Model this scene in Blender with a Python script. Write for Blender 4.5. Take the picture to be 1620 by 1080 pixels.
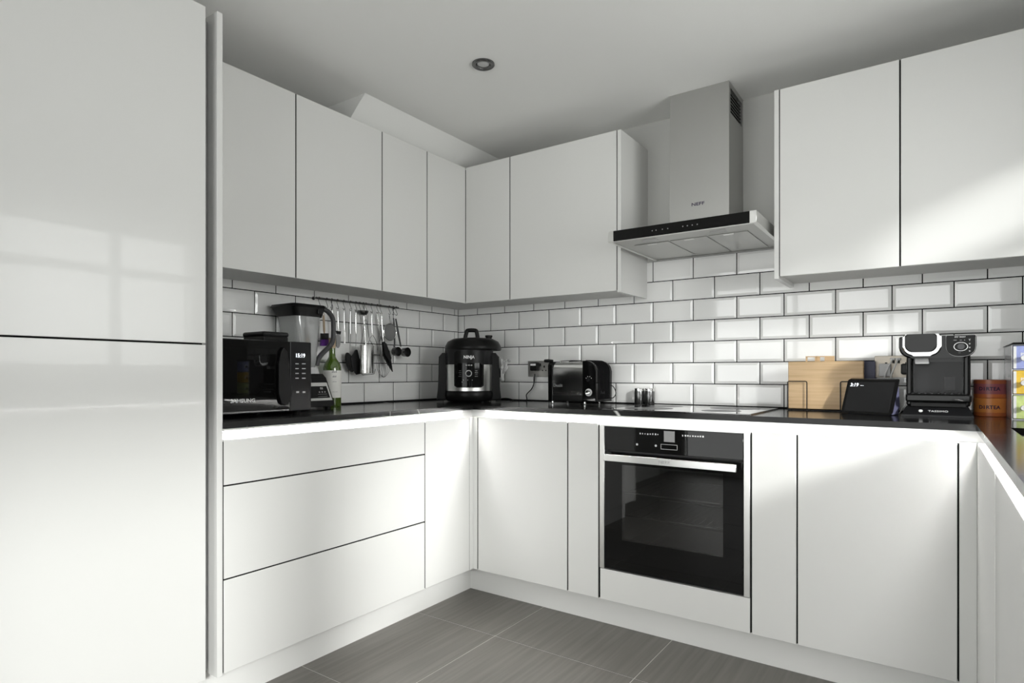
import bpy, bmesh, math, random
from mathutils import Vector, Matrix
random.seed(7)
scn = bpy.context.scene
for o in list(bpy.data.objects): bpy.data.objects.remove(o)
COL = scn.collection
R = math.radians

# ------------------------------------------------------------------ camera
CAM = Vector((2.3714, -2.8290, 1.0567)); YAW = 0.609295; FPX = 959.67; HY = 590.83
cd = bpy.data.cameras.new('camera'); cam = bpy.data.objects.new('camera', cd); COL.objects.link(cam)
cam.location = CAM; cam.rotation_euler = (math.pi/2, 0, YAW)
cd.sensor_width = 36.0; cd.lens = FPX*36.0/1620.0
cd.shift_y = (HY-540.0)/1620.0
cd.clip_start = 0.02
scn.camera = cam
CF = Vector((-math.sin(YAW), math.cos(YAW), 0)); CR = Vector((math.cos(YAW), math.sin(YAW), 0))
def at(px, py, axis, val):
    """point where the sight line of a photo pixel meets the plane axis=val"""
    d = CF + CR*((px-810)/FPX) + Vector((0, 0, 1))*((HY-py)/FPX)
    return CAM + d*((val-CAM[axis])/d[axis])

# ------------------------------------------------------------------ world, daylight, exposure
w = bpy.data.worlds.new('world'); scn.world = w; w.use_nodes = True
wb = w.node_tree.nodes['Background']; wb.inputs[0].default_value = (0.93, 0.96, 1.0, 1); wb.inputs[1].default_value = 0.5
def area(name, loc, rot, sx, sy, power, col=(1.0, 0.992, 0.972)):
    l = bpy.data.lights.new(name, 'AREA'); l.shape = 'RECTANGLE'; l.size = sx; l.size_y = sy; l.energy = power; l.color = col
    o = bpy.data.objects.new(name, l); COL.objects.link(o); o.location = loc; o.rotation_euler = rot; return o
RW = 3.04          # right wall
FW = -4.7          # wall behind the camera
CH = 2.285         # ceiling height
WIN1 = (-1.74, -0.56, 1.06, 2.02)      # y0,y1,z0,z1 of the window over the sink
WIN2 = (0.12, 2.92, 0.08, 2.12)        # x0,x1,z0,z1 of the wide fill-light glazing added behind the camera
WIN3 = (-4.50, -2.42, 0.08, 2.10)      # y0,y1,z0,z1 of the glazed side door beyond the frame
P_SUN, P_SINK, P_FRONT = 7.2, 30.0, 68.0
sd = bpy.data.lights.new('sun', 'SUN'); sd.energy = P_SUN; sd.color = (1.0, 0.99, 0.968); sd.angle = R(9); so = bpy.data.objects.new('sun', sd); COL.objects.link(so)
SUN_AZ, SUN_EL = R(38), math.atan(0.50*math.cos(R(38)))
so.rotation_euler = Vector((math.cos(SUN_EL)*math.cos(SUN_AZ), -math.cos(SUN_EL)*math.sin(SUN_AZ), math.sin(SUN_EL))).to_track_quat('Z', 'Y').to_euler(); so.location = (6, -4, 3.2)
area('daylight_sink_window', (RW+0.24, (WIN1[0]+WIN1[1])/2, (WIN1[2]+WIN1[3])/2), (0, R(90), 0), 0.96, 1.18, P_SINK)
area('fill_front_glazing', ((WIN2[0]+WIN2[1])/2, FW-0.24, (WIN2[2]+WIN2[3])/2), (R(90), 0, 0), 2.8, 2.0, P_FRONT)  # fill lamp added to brighten the tiles and fronts from behind the camera
scn.view_settings.view_transform = 'Standard'; scn.view_settings.look = 'None'
scn.view_settings.gamma = 1.0; scn.view_settings.use_curve_mapping = False
scn.view_settings.exposure = 0.06
LED_POWER = 82.0

# ------------------------------------------------------------------ materials
MATS = {}
def mat(name, col, rough=0.5, metal=0.0, spec=0.5, coat=0.0, bump=None, emit=0.0, alpha=None, trans=0.0, ior=1.45, noise=None):
    m = bpy.data.materials.new(name); m.use_nodes = True; nt = m.node_tree; b = nt.nodes['Principled BSDF']
    b.inputs['Base Color'].default_value = (*col, 1); b.inputs['Roughness'].default_value = rough; b.inputs['Metallic'].default_value = metal
    b.inputs['Specular IOR Level'].default_value = spec; b.inputs['Coat Weight'].default_value = coat; b.inputs['Coat Roughness'].default_value = 0.03
    b.inputs['IOR'].default_value = ior; b.inputs['Transmission Weight'].default_value = trans
    if emit: b.inputs['Emission Color'].default_value = (*col, 1); b.inputs['Emission Strength'].default_value = emit
    tc = nt.nodes.new('ShaderNodeTexCoord')
    if noise:      # (scale vector, amount) subtle procedural colour variation
        mp = nt.nodes.new('ShaderNodeMapping'); mp.inputs['Scale'].default_value = noise[0]; nt.links.new(tc.outputs['Object'], mp.inputs[0])
        n = nt.nodes.new('ShaderNodeTexNoise'); n.inputs['Scale'].default_value = 1; n.inputs['Detail'].default_value = 6; nt.links.new(mp.outputs[0], n.inputs[0])
        mx = nt.nodes.new('ShaderNodeMix'); mx.data_type = 'RGBA'; k = noise[1]
        mx.inputs[6].default_value = (*[c*(1-k) for c in col], 1); mx.inputs[7].default_value = (*[min(1, c*(1+k)) for c in col], 1)
        nt.links.new(n.outputs[0], mx.inputs[0]); nt.links.new(mx.outputs[2], b.inputs['Base Color'])
    if bump:       # (scale vector, strength)
        mp = nt.nodes.new('ShaderNodeMapping'); mp.inputs['Scale'].default_value = bump[0]; nt.links.new(tc.outputs['Object'], mp.inputs[0])
        n = nt.nodes.new('ShaderNodeTexNoise'); n.inputs['Scale'].default_value = 1; n.inputs['Detail'].default_value = 3; nt.links.new(mp.outputs[0], n.inputs[0])
        bp = nt.nodes.new('ShaderNodeBump'); bp.inputs['Strength'].default_value = bump[1]; bp.inputs['Distance'].default_value = 0.002
        nt.links.new(n.outputs[0], bp.inputs['Height']); nt.links.new(bp.outputs[0], b.inputs['Normal'])
    MATS[name] = m; return m
def clear(name, col, gloss=0.12, rough=0.02, dens=0.0):
    """thin clear plastic or glass: see-through with a sheen, tinted by its own colour"""
    m = bpy.data.materials.new(name); m.use_nodes = True; nt = m.node_tree; nt.nodes.remove(nt.nodes['Principled BSDF'])
    out = nt.nodes['Material Output']; t = nt.nodes.new('ShaderNodeBsdfTransparent'); t.inputs[0].default_value = (*col, 1)
    d = nt.nodes.new('ShaderNodeBsdfDiffuse'); d.inputs[0].default_value = (*col, 1)
    g = nt.nodes.new('ShaderNodeBsdfGlossy'); g.inputs['Roughness'].default_value = rough
    fr = nt.nodes.new('ShaderNodeFresnel'); fr.inputs[0].default_value = 1.45
    a = nt.nodes.new('ShaderNodeMath'); a.operation = 'MULTIPLY_ADD'; a.inputs[1].default_value = 1.0; a.inputs[2].default_value = gloss*0.3
    nt.links.new(fr.outputs[0], a.inputs[0])
    m1 = nt.nodes.new('ShaderNodeMixShader'); m1.inputs[0].default_value = dens; nt.links.new(t.outputs[0], m1.inputs[1]); nt.links.new(d.outputs[0], m1.inputs[2])
    m2 = nt.nodes.new('ShaderNodeMixShader'); nt.links.new(a.outputs[0], m2.inputs[0]); nt.links.new(m1.outputs[0], m2.inputs[1]); nt.links.new(g.outputs[0], m2.inputs[2])
    nt.links.new(m2.outputs[0], out.inputs[0]); MATS[name] = m; return m

mat('gloss_white', (0.745, 0.745, 0.727), 0.24, spec=0.42, coat=0.22, noise=((1.5, 1.5, 1.5), 0.012))
mat('satin_white', (0.78, 0.78, 0.765), 0.38)
mat('carcass', (0.70, 0.70, 0.68), 0.5, noise=((40, 40, 40), 0.03))
mat('gap_shade', (0.008, 0.008, 0.008), 0.9, spec=0.1)  # near-black plates and fins that paint shade into the gaps between fronts
mat('paint', (0.58, 0.58, 0.56), 0.85, spec=0.2, bump=((90, 90, 90), 0.05))
mat('ceiling_paint', (0.90, 0.90, 0.88), 0.9, spec=0.2, bump=((60, 60, 60), 0.04))
mat('grout', (0.012, 0.012, 0.012), 0.9, spec=0.1, bump=((300, 300, 300), 0.2))
mat('floor_grout', (0.62, 0.60, 0.57), 0.9, spec=0.2, bump=((300, 300, 300), 0.2))
mat('tile_white', (0.93, 0.93, 0.915), 0.12, spec=0.5, coat=1.0, bump=((6, 6, 6), 0.04))
mat('steel', (0.74, 0.74, 0.72), 0.30, metal=1.0, bump=((4, 4, 400), 0.05))
mat('hood_steel', (0.50, 0.50, 0.485), 0.36, metal=1.0, bump=((400, 400, 4), 0.04))
mat('chrome', (0.82, 0.82, 0.81), 0.10, metal=1.0)
mat('lid_chrome', (0.50, 0.50, 0.50), 0.08, metal=1.0)
mat('satin_chrome', (0.72, 0.72, 0.71), 0.2, metal=1.0)
mat('dark_steel', (0.16, 0.16, 0.16), 0.25, metal=0.9)
mat('black_gloss', (0.005, 0.005, 0.005), 0.05, spec=0.25)
mat('black_glass', (0.004, 0.004, 0.004), 0.02, spec=0.3)
mat('hob_glass', (0.012, 0.012, 0.012), 0.015, spec=0.9, coat=1.0, ior=1.6)
mat('black_plastic', (0.008, 0.008, 0.008), 0.34, spec=0.22, bump=((500, 500, 500), 0.06))
mat('charcoal', (0.020, 0.020, 0.021), 0.40, spec=0.25)
mat('dark_satin', (0.011, 0.011, 0.012), 0.22, spec=0.25)
mat('graphite', (0.07, 0.07, 0.073), 0.32, spec=0.3)
mat('mid_grey', (0.30, 0.30, 0.30), 0.5)
mat('light_grey', (0.55, 0.55, 0.55), 0.45)
mat('white_print', (0.85, 0.85, 0.85), 0.5)
mat('grey_print', (0.28, 0.28, 0.28), 0.5)
mat('white_plastic', (0.80, 0.80, 0.79), 0.4)
mat('cream_paper', (0.90, 0.89, 0.85), 0.6, noise=((60, 60, 60), 0.04))
mat('bag', (0.90, 0.90, 0.89), 0.3, bump=((120, 120, 120), 0.3))
mat('socket_metal', (0.50, 0.49, 0.47), 0.32, metal=0.8)
mat('socket_nickel', (0.50, 0.45, 0.38), 0.35, metal=0.3, spec=0.3)
mat('orange_tin', (0.60, 0.165, 0.05), 0.35, noise=((30, 30, 30), 0.15))
mat('amber_band', (0.80, 0.29, 0.07), 0.35, noise=((30, 30, 30), 0.12))
mat('brown_lid', (0.46, 0.13, 0.055), 0.32)
mat('violet_band', (0.34, 0.10, 0.11), 0.4, noise=((30, 30, 30), 0.2))
mat('ink', (0.035, 0.02, 0.06), 0.5)
mat('navy', (0.03, 0.032, 0.075), 0.45, noise=((60, 60, 60), 0.1))
mat('fabric_blue', (0.11, 0.11, 0.19), 0.8, bump=((900, 900, 900), 0.3))
mat('purple', (0.14, 0.03, 0.30), 0.4)
mat('tan', (0.55, 0.42, 0.28), 0.5, noise=((20, 20, 200), 0.2))
mat('tea_blue', (0.34, 0.39, 0.72), 0.35, noise=((50, 50, 50), 0.35))
mat('tea_yellow', (0.90, 0.55, 0.06), 0.35, noise=((50, 50, 50), 0.25))
mat('tea_green', (0.62, 0.78, 0.28), 0.35, noise=((40, 40, 40), 0.4))
mat('acrylic', (0.62, 0.63, 0.66), 0.2, spec=0.6)
mat('screen', (0.026, 0.026, 0.027), 0.12, spec=0.2)
mat('digit', (0.9, 0.95, 1.0), 0.5, emit=1.2)
mat('led', (1.0, 0.992, 0.975), 0.5, emit=LED_POWER)
mat('oven_inside', (0.16, 0.16, 0.16), 0.4, spec=0.2)
mat('plinth_white', (0.82, 0.82, 0.80), 0.3, bump=((30, 30, 30), 0.03))
mat('sink_composite', (0.03, 0.03, 0.03), 0.5, noise=((300, 300, 300), 0.3))
clear('window_glass', (0.97, 0.98, 0.98), 0.1)
clear('jar_clear', (0.86, 0.87, 0.87), 0.35, dens=0.32)
clear('bottle_green', (0.20, 0.34, 0.03), 0.4, dens=0.35)
clear('oven_glass', (0.55, 0.55, 0.55), 0.15)
clear('wire_mesh', (0.45, 0.45, 0.45), 0.2, rough=0.3, dens=0.35)

def bamboo():
    m = mat('bamboo', (0.62, 0.40, 0.20), 0.45); nt = m.node_tree; b = nt.nodes['Principled BSDF']
    tc = nt.nodes.new('ShaderNodeTexCoord'); mp = nt.nodes.new('ShaderNodeMapping'); mp.inputs['Scale'].default_value = (3, 3, 90)
    n = nt.nodes.new('ShaderNodeTexNoise'); n.inputs['Scale'].default_value = 1; n.inputs['Detail'].default_value = 5
    r = nt.nodes.new('ShaderNodeValToRGB'); r.color_ramp.elements[0].position = 0.3; r.color_ramp.elements[0].color = (0.56, 0.37, 0.19, 1)
    r.color_ramp.elements[1].position = 0.7; r.color_ramp.elements[1].color = (0.74, 0.53, 0.31, 1)
    nt.links.new(tc.outputs['Object'], mp.inputs[0]); nt.links.new(mp.outputs[0], n.inputs[0]); nt.links.new(n.outputs[0], r.inputs[0]); nt.links.new(r.outputs[0], b.inputs['Base Color'])
bamboo()
def marble():
    m = mat('black_marble', (0.010, 0.010, 0.010), 0.14, spec=0.22); nt = m.node_tree; b = nt.nodes['Principled BSDF']
    tc = nt.nodes.new('ShaderNodeTexCoord')
    def vein(scale, thr, rotz, mscale, mthr, off):
        mp = nt.nodes.new('ShaderNodeMapping'); mp.inputs['Scale'].default_value = scale; mp.inputs['Rotation'].default_value = (0, 0, rotz); mp.inputs['Location'].default_value = (off, off*0.7, 0)
        nt.links.new(tc.outputs['Object'], mp.inputs[0])
        n = nt.nodes.new('ShaderNodeTexNoise'); n.inputs['Scale'].default_value = 1; n.inputs['Detail'].default_value = 1.5; n.inputs['Distortion'].default_value = 0.15
        nt.links.new(mp.outputs[0], n.inputs[0])
        s = nt.nodes.new('ShaderNodeMath'); s.operation = 'SUBTRACT'; s.inputs[1].default_value = 0.5; nt.links.new(n.outputs[0], s.inputs[0])
        a = nt.nodes.new('ShaderNodeMath'); a.operation = 'ABSOLUTE'; nt.links.new(s.outputs[0], a.inputs[0])
        r = nt.nodes.new('ShaderNodeMapRange'); r.inputs[1].default_value = 0.0; r.inputs[2].default_value = thr; r.inputs[3].default_value = 1; r.inputs[4].default_value = 0
        nt.links.new(a.outputs[0], r.inputs[0])
        n2 = nt.nodes.new('ShaderNodeTexNoise'); n2.inputs['Scale'].default_value = mscale; nt.links.new(mp.outputs[0], n2.inputs[0])
        g = nt.nodes.new('ShaderNodeMapRange'); g.inputs[1].default_value = mthr; g.inputs[2].default_value = mthr+0.06; nt.links.new(n2.outputs[0], g.inputs[0])
        k = nt.nodes.new('ShaderNodeMath'); k.operation = 'MULTIPLY'; nt.links.new(r.outputs[0], k.inputs[0]); nt.links.new(g.outputs[0], k.inputs[1]); return k
    v1 = vein((0.9, 3.0, 1.5), 0.0035, 0.5, 1.6, 0.52, 3.1); v2 = vein((3.0, 0.8, 1.5), 0.0035, -0.5, 1.9, 0.55, 9.4)
    ad = nt.nodes.new('ShaderNodeMath'); ad.operation = 'MAXIMUM'; nt.links.new(v1.outputs[0], ad.inputs[0]); nt.links.new(v2.outputs[0], ad.inputs[1])
    mx = nt.nodes.new('ShaderNodeMix'); mx.data_type = 'RGBA'; mx.inputs[6].default_value = (0.010, 0.010, 0.010, 1); mx.inputs[7].default_value = (0.75, 0.75, 0.73, 1)
    nt.links.new(ad.outputs[0], mx.inputs[0]); nt.links.new(mx.outputs[2], b.inputs['Base Color'])
marble()
def floor_mat():
    m = mat('floor_stone', (0.17, 0.124, 0.115), 0.42, spec=0.4); nt = m.node_tree; b = nt.nodes['Principled BSDF']
    tc = nt.nodes.new('ShaderNodeTexCoord'); mp = nt.nodes.new('ShaderNodeMapping'); mp.inputs['Scale'].default_value = (60, 2.2, 1); mp.inputs['Rotation'].default_value = (0, 0, 0.15)
    n = nt.nodes.new('ShaderNodeTexNoise'); n.inputs['Scale'].default_value = 1; n.inputs['Detail'].default_value = 5
    r = nt.nodes.new('ShaderNodeValToRGB'); r.color_ramp.elements[0].position = 0.25; r.color_ramp.elements[0].color = (0.148, 0.139, 0.126, 1)
    r.color_ramp.elements[1].position = 0.75; r.color_ramp.elements[1].color = (0.208, 0.196, 0.179, 1)
    nt.links.new(tc.outputs['Object'], mp.inputs[0]); nt.links.new(mp.outputs[0], n.inputs[0]); nt.links.new(n.outputs[0], r.inputs[0]); nt.links.new(r.outputs[0], b.inputs['Base Color'])
floor_mat()

# ------------------------------------------------------------------ mesh helpers
ANCH = {}
class MB:
    def __init__(s): s.bm = bmesh.new(); s.wn = False
    def box(s, x0, x1, y0, y1, z0, z1, bev=0.0, seg=1):
        bm = s.bm; xs = sorted((x0, x1)); ys = sorted((y0, y1)); zs = sorted((z0, z1))
        v = [bm.verts.new((x, y, z)) for x in xs for y in ys for z in zs]
        F = [bm.faces.new([v[i] for i in f]) for f in ((0, 1, 3, 2), (4, 6, 7, 5), (0, 4, 5, 1), (2, 3, 7, 6), (0, 2, 6, 4), (1, 5, 7, 3))]
        if bev:
            ed = list({e for f in F for e in f.edges}); bmesh.ops.bevel(bm, geom=ed, offset=bev, segments=seg, profile=0.5, affect='EDGES')
            if seg > 1: s.wn = True
        return s
    def hexa(s, bot, top):
        """solid from two quads (lists of 4 points, same winding)"""
        bm = s.bm; b = [bm.verts.new(p) for p in bot]; t = [bm.verts.new(p) for p in top]; n = len(b)
        bm.faces.new(b[::-1]); bm.faces.new(t)
        for i in range(n): bm.faces.new((b[i], b[(i+1) % n], t[(i+1) % n], t[i]))
        return s
    def prism(s, pts, axis, a, b, bev=0.0, seg=2):
        """pts: 2D outline in the two other axes (in xyz order), extruded along axis from a to b"""
        def mk(p, v): q = list(p); q.insert(axis, v); return q
        bm = s.bm; A = [bm.verts.new(mk(p, a)) for p in pts]; B = [bm.verts.new(mk(p, b)) for p in pts]; n = len(pts)
        F = [bm.faces.new(A[::-1]), bm.faces.new(B)]
        for i in range(n): F.append(bm.faces.new((A[i], A[(i+1) % n], B[(i+1) % n], B[i])))
        if bev:
            ed = list(F[0].edges)+list(F[1].edges); bmesh.ops.bevel(bm, geom=ed, offset=bev, segments=seg, profile=0.5, affect='EDGES'); s.wn = True
        return s
    def tube(s, pts, r, n=8, cap=True, rs=None):
        bm = s.bm; pts = [Vector(p) for p in pts]; rings = []; up = None
        for i, p in enumerate(pts):
            t = (pts[min(i+1, len(pts)-1)]-pts[max(i-1, 0)]).normalized()
            if up is None: up = Vector((0, 0, 1)) if abs(t.z) < 0.9 else Vector((1, 0, 0))
            u = (up-t*up.dot(t)).normalized(); up = u; v = t.cross(u)
            rr = rs[i] if rs else r
            if not isinstance(rr, tuple): rr = (rr, rr)
            rings.append([bm.verts.new(p+u*math.cos(2*math.pi*k/n)*rr[0]+v*math.sin(2*math.pi*k/n)*rr[1]) for k in range(n)])
        for a, b in zip(rings, rings[1:]):
            for k in range(n): bm.faces.new((a[k], a[(k+1) % n], b[(k+1) % n], b[k]))
        if cap: bm.faces.new(rings[0][::-1]); bm.faces.new(rings[-1])
        return s
    def lathe(s, prof, c, n=32, axis='z', sx=1.0, sy=1.0):
        """prof: list of (r,h); closed with caps where r>0"""
        bm = s.bm; c = Vector(c); rings = []
        def P(r, h, a):
            x, y = r*math.cos(a)*sx, r*math.sin(a)*sy
            return {'z': Vector((x, y, h)), 'x': Vector((h, x, y)), 'y': Vector((x, h, y))}[axis]+c
        for r, h in prof:
            if r < 1e-6: rings.append([bm.verts.new(P(0, h, 0))])
            else: rings.append([bm.verts.new(P(r, h, 2*math.pi*k/n)) for k in range(n)])
        for a, b in zip(rings, rings[1:]):
            for k in range(n):
                if len(a) == 1 and len(b) == 1: continue
                if len(a) == 1: bm.faces.new((a[0], b[(k+1) % n], b[k]))
                elif len(b) == 1: bm.faces.new((a[k], a[(k+1) % n], b[0]))
                else: bm.faces.new((a[k], a[(k+1) % n], b[(k+1) % n], b[k]))
        if len(rings[0]) > 1: bm.faces.new(rings[0][::-1])
        if len(rings[-1]) > 1: bm.faces.new(rings[-1])
        return s
    def build(s, name, m, parent=None, label=None, angle=38):
        bmesh.ops.recalc_face_normals(s.bm, faces=s.bm.faces[:])
        me = bpy.data.meshes.new(name); s.bm.to_mesh(me); s.bm.free()
        for p in me.polygons: p.use_smooth = True
        me.set_sharp_from_angle(angle=R(angle))
        me.materials.append(MATS[m]); o = bpy.data.objects.new(name, me); COL.objects.link(o)
        if parent is not None:
            a = ANCH[parent.name]; me.transform(Matrix.Translation(-a)); o.parent = parent; ANCH[o.name] = a
        else:
            lo = Vector([min(v.co[i] for v in me.vertices) for i in range(3)]); hi = Vector([max(v.co[i] for v in me.vertices) for i in range(3)])
            a = Vector(((lo.x+hi.x)/2, (lo.y+hi.y)/2, lo.z)); me.transform(Matrix.Translation(-a)); o.location = a; ANCH[o.name] = a
        if s.wn: md = o.modifiers.new('weighted', 'WEIGHTED_NORMAL'); md.keep_sharp = True
        if label: o['label'] = label
        return o
def thing(name, label, cat, loc, group=None, rotz=0.0, local=False):
    """Empty at the base of a thing. local=True: its parts are given in the thing's own frame"""
    o = bpy.data.objects.new(name, None); COL.objects.link(o); o.location = loc; o.rotation_euler = (0, 0, rotz); o.empty_display_size = 0.05
    o['label'] = label; o['category'] = cat
    if group: o['group'] = group
    ANCH[o.name] = Vector((0, 0, 0)) if local else Vector(loc); return o
def tag(o, label, cat, group=None):
    o['label'] = label; o['category'] = cat
    if group: o['group'] = group
    return o
def struct(o, label=None):
    o['kind'] = 'structure'
    if label: o['label'] = label
    return o
def box(name, m, parent, x0, x1, y0, y1, z0, z1, bev=0.0, seg=1): return MB().box(x0, x1, y0, y1, z0, z1, bev, seg).build(name, m, parent)
def text(s, size, m, parent, pos, xdir, up, name='lettering', align='CENTER', ext=0.0003, sx=1.0, bold=0.0):
    cu = bpy.data.curves.new('t', 'FONT'); cu.body = s; cu.size = size; cu.align_x = align; cu.align_y = 'CENTER'; cu.extrude = ext; cu.offset = bold; cu.resolution_u = 2
    t = bpy.data.objects.new('t', cu); COL.objects.link(t); bpy.context.view_layer.update()
    me = bpy.data.meshes.new_from_object(t.evaluated_get(bpy.context.evaluated_depsgraph_get())); bpy.data.objects.remove(t); bpy.data.curves.remove(cu)
    x = Vector(xdir).normalized(); u = Vector(up).normalized(); n = x.cross(u)
    M = Matrix(((x.x*sx, u.x, n.x, 0), (x.y*sx, u.y, n.y, 0), (x.z*sx, u.z, n.z, 0), (0, 0, 0, 1)))
    me.transform(Matrix.Translation(Vector(pos)-ANCH[parent.name]) @ M); me.materials.clear(); me.materials.append(MATS[m])
    o = bpy.data.objects.new(name, me); COL.objects.link(o); o.parent = parent; return o
def arc(c, r, a0, a1, n, u, v):
    c = Vector(c); u = Vector(u); v = Vector(v)
    return [c+u*(r*math.cos(R(a0+(a1-a0)*i/n)))+v*(r*math.sin(R(a0+(a1-a0)*i/n))) for i in range(n+1)]
def smooth(pts, n=6):
    """Catmull-Rom through the points"""
    P = [Vector(p) for p in pts]; P = [P[0]*2-P[1]]+P+[P[-1]*2-P[-2]]; out = []
    for i in range(1, len(P)-2):
        for k in range(n):
            t = k/n; a, b, c, d = P[i-1:i+3]
            out.append(0.5*((2*b)+(c-a)*t+(2*a-5*b+4*c-d)*t*t+(3*b-a-3*c+d)*t**3))
    out.append(P[-2]); return out

WZ = 0.906         # worktop top
WT = 0.020         # worktop thickness
DB = 0.566         # base door face depth
DU = 0.312         # wall door face depth
ZB, ZT = 0.128, 0.852     # base doors bottom/top
UB, UT = 1.432, 2.156     # wall doors bottom/top
XR = 2.4732        # right run door face
YP = -1.8035       # panel beside the drawers
YR = -2.50         # end of the right run

# ------------------------------------------------------------------ setting
fl = MB().box(-0.2, RW+0.2, FW-0.2, 0.2, -0.15, -0.0012).build('floor', 'floor_grout'); struct(fl, 'dark grey stone tile floor with pale grout')
fx = [-0.001]+[0.9155+0.599*k for k in range(-1, 4) if 0 < 0.9155+0.599*k < RW]+[RW]; fy = [0.0]+[-0.862-0.602*k for k in range(-1, 7) if FW < -0.862-0.602*k < 0]+[FW]
for i in range(len(fx)-1):
    for j in range(len(fy)-1):
        MB().box(fx[i]+0.002, fx[i+1]-0.002, fy[j+1]+0.002, fy[j]-0.002, -0.0012, 0.0).build('floor_tile', 'floor_stone', fl)
ce = MB().box(-0.2, RW+0.2, FW-0.2, 0.2, CH, CH+0.15).build('ceiling', 'ceiling_paint'); struct(ce, 'plain white painted ceiling')
wl = MB().box(-0.2, 0.0, FW-0.2, 0.2, 0, CH).build('wall_left', 'paint'); struct(wl)
wk = MB().box(0, RW+0.2, 0.0, 0.2, 0, CH).build('wall_back', 'paint'); struct(wk)
y0, y1, z0, z1 = WIN1
S0, S1, b0, b1 = WIN3
m = MB(); m.box(RW, RW+0.2, FW-0.2, S0, 0, CH).box(RW, RW+0.2, S1, y0, 0, CH).box(RW, RW+0.2, y1, 0.0, 0, CH).box(RW, RW+0.2, y0, y1, 0, z0).box(RW, RW+0.2, y0, y1, z1, CH).box(RW, RW+0.2, S0, S1, 0, b0).box(RW, RW+0.2, S0, S1, b1, CH)
wr = m.build('wall_right', 'paint'); struct(wr)
x0, x1, a0, a1 = WIN2
m = MB(); m.box(0, x0, FW-0.2, FW, 0, CH).box(x1, RW, FW-0.2, FW, 0, CH).box(x0, x1, FW-0.2, FW, 0, a0).box(x0, x1, FW-0.2, FW, a1, CH)
struct(m.build('wall_front', 'paint'))
# window over the sink: two lights, each with a small top opener
m = MB(); t = 0.055; X0, X1 = RW+0.05, RW+0.12; mu = [y0, y0+(y1-y0)*0.56, y1]; zt_ = z1-0.30
m.box(X0, X1, y0, y1, z0, z0+t, 0.006).box(X0, X1, y0, y1, z1-t, z1, 0.006).box(X0, X1, y0, y1, zt_-t/2, zt_+t/2, 0.004)
for k, yy in enumerate(mu): m.box(X0, X1, max(y0, yy-t/2), min(y1, yy+t/2), z0+t, z1-t, 0.004)
wn = m.build('window_1', 'satin_white'); struct(wn, 'white framed window over the sink')
for a, b in zip(mu, mu[1:]):
    for c, d in ((z0+t, zt_-t/2), (zt_+t/2, z1-t)): box('pane', 'window_glass', wn, X0+0.03, X0+0.036, a+t/2, b-t/2, c, d)
box('window_sill', 'satin_white', wn, RW-0.03, RW+0.05, y0-0.03, y1+0.03, z0-0.025, z0, 0.004)
# added glazing behind the camera, made wide to carry the fill light
m = MB(); Y0, Y1 = FW-0.12, FW-0.05; t = 0.05; xs_ = [x0+(x1-x0)*k/3 for k in range(4)]
m.box(x0, x1, Y0, Y1, a0, a0+t, 0.006).box(x0, x1, Y0, Y1, a1-t, a1, 0.006)
for x in xs_: m.box(max(x0, x-t/2), min(x1, x+t/2), Y0, Y1, a0+t, a1-t, 0.004)
dn = m.build('fill_glazing', 'satin_white'); struct(dn, 'white framed glazing added behind the camera for fill light')
for a, b in zip(xs_, xs_[1:]): box('pane', 'window_glass', dn, a+t/2, b-t/2, Y0+0.03, Y0+0.036, a0+t, a1-t)
m = MB(); t = 0.07; sm = -3.34
m.box(X0, X1, S0, S0+t, b0, b1, 0.006).box(X0, X1, S1-t, S1, b0, b1, 0.006).box(X0, X1, S0, S1, b0, b0+t, 0.006).box(X0, X1, S0, S1, b1-t, b1, 0.006).box(X0, X1, sm-0.16, sm+0.16, b0+t, b1-t, 0.004)
ds = m.build('door_2', 'satin_white'); struct(ds, 'white framed glazed side door')
for a, b in ((S0+t, sm-0.16), (sm+0.16, S1-t)): box('pane', 'window_glass', ds, X0+0.03, X0+0.036, a, b, b0+t, b1-t)
# boxed-in sloping strip between ceiling and left wall
p0 = at(577.5, 147, 2, CH); ys = p0.y; p1 = at(555.8, 184, 1, ys); sl = (p0.z-p1.z)/(p0.x-p1.x); zw = p0.z-sl*p0.x
struct(MB().prism([(0.001, CH), (p0.x, CH), (0.001, zw)], 1, ys, -0.001).build('trim_1', 'ceiling_paint'), 'sloping painted boxing between ceiling and wall above the cabinets')
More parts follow.
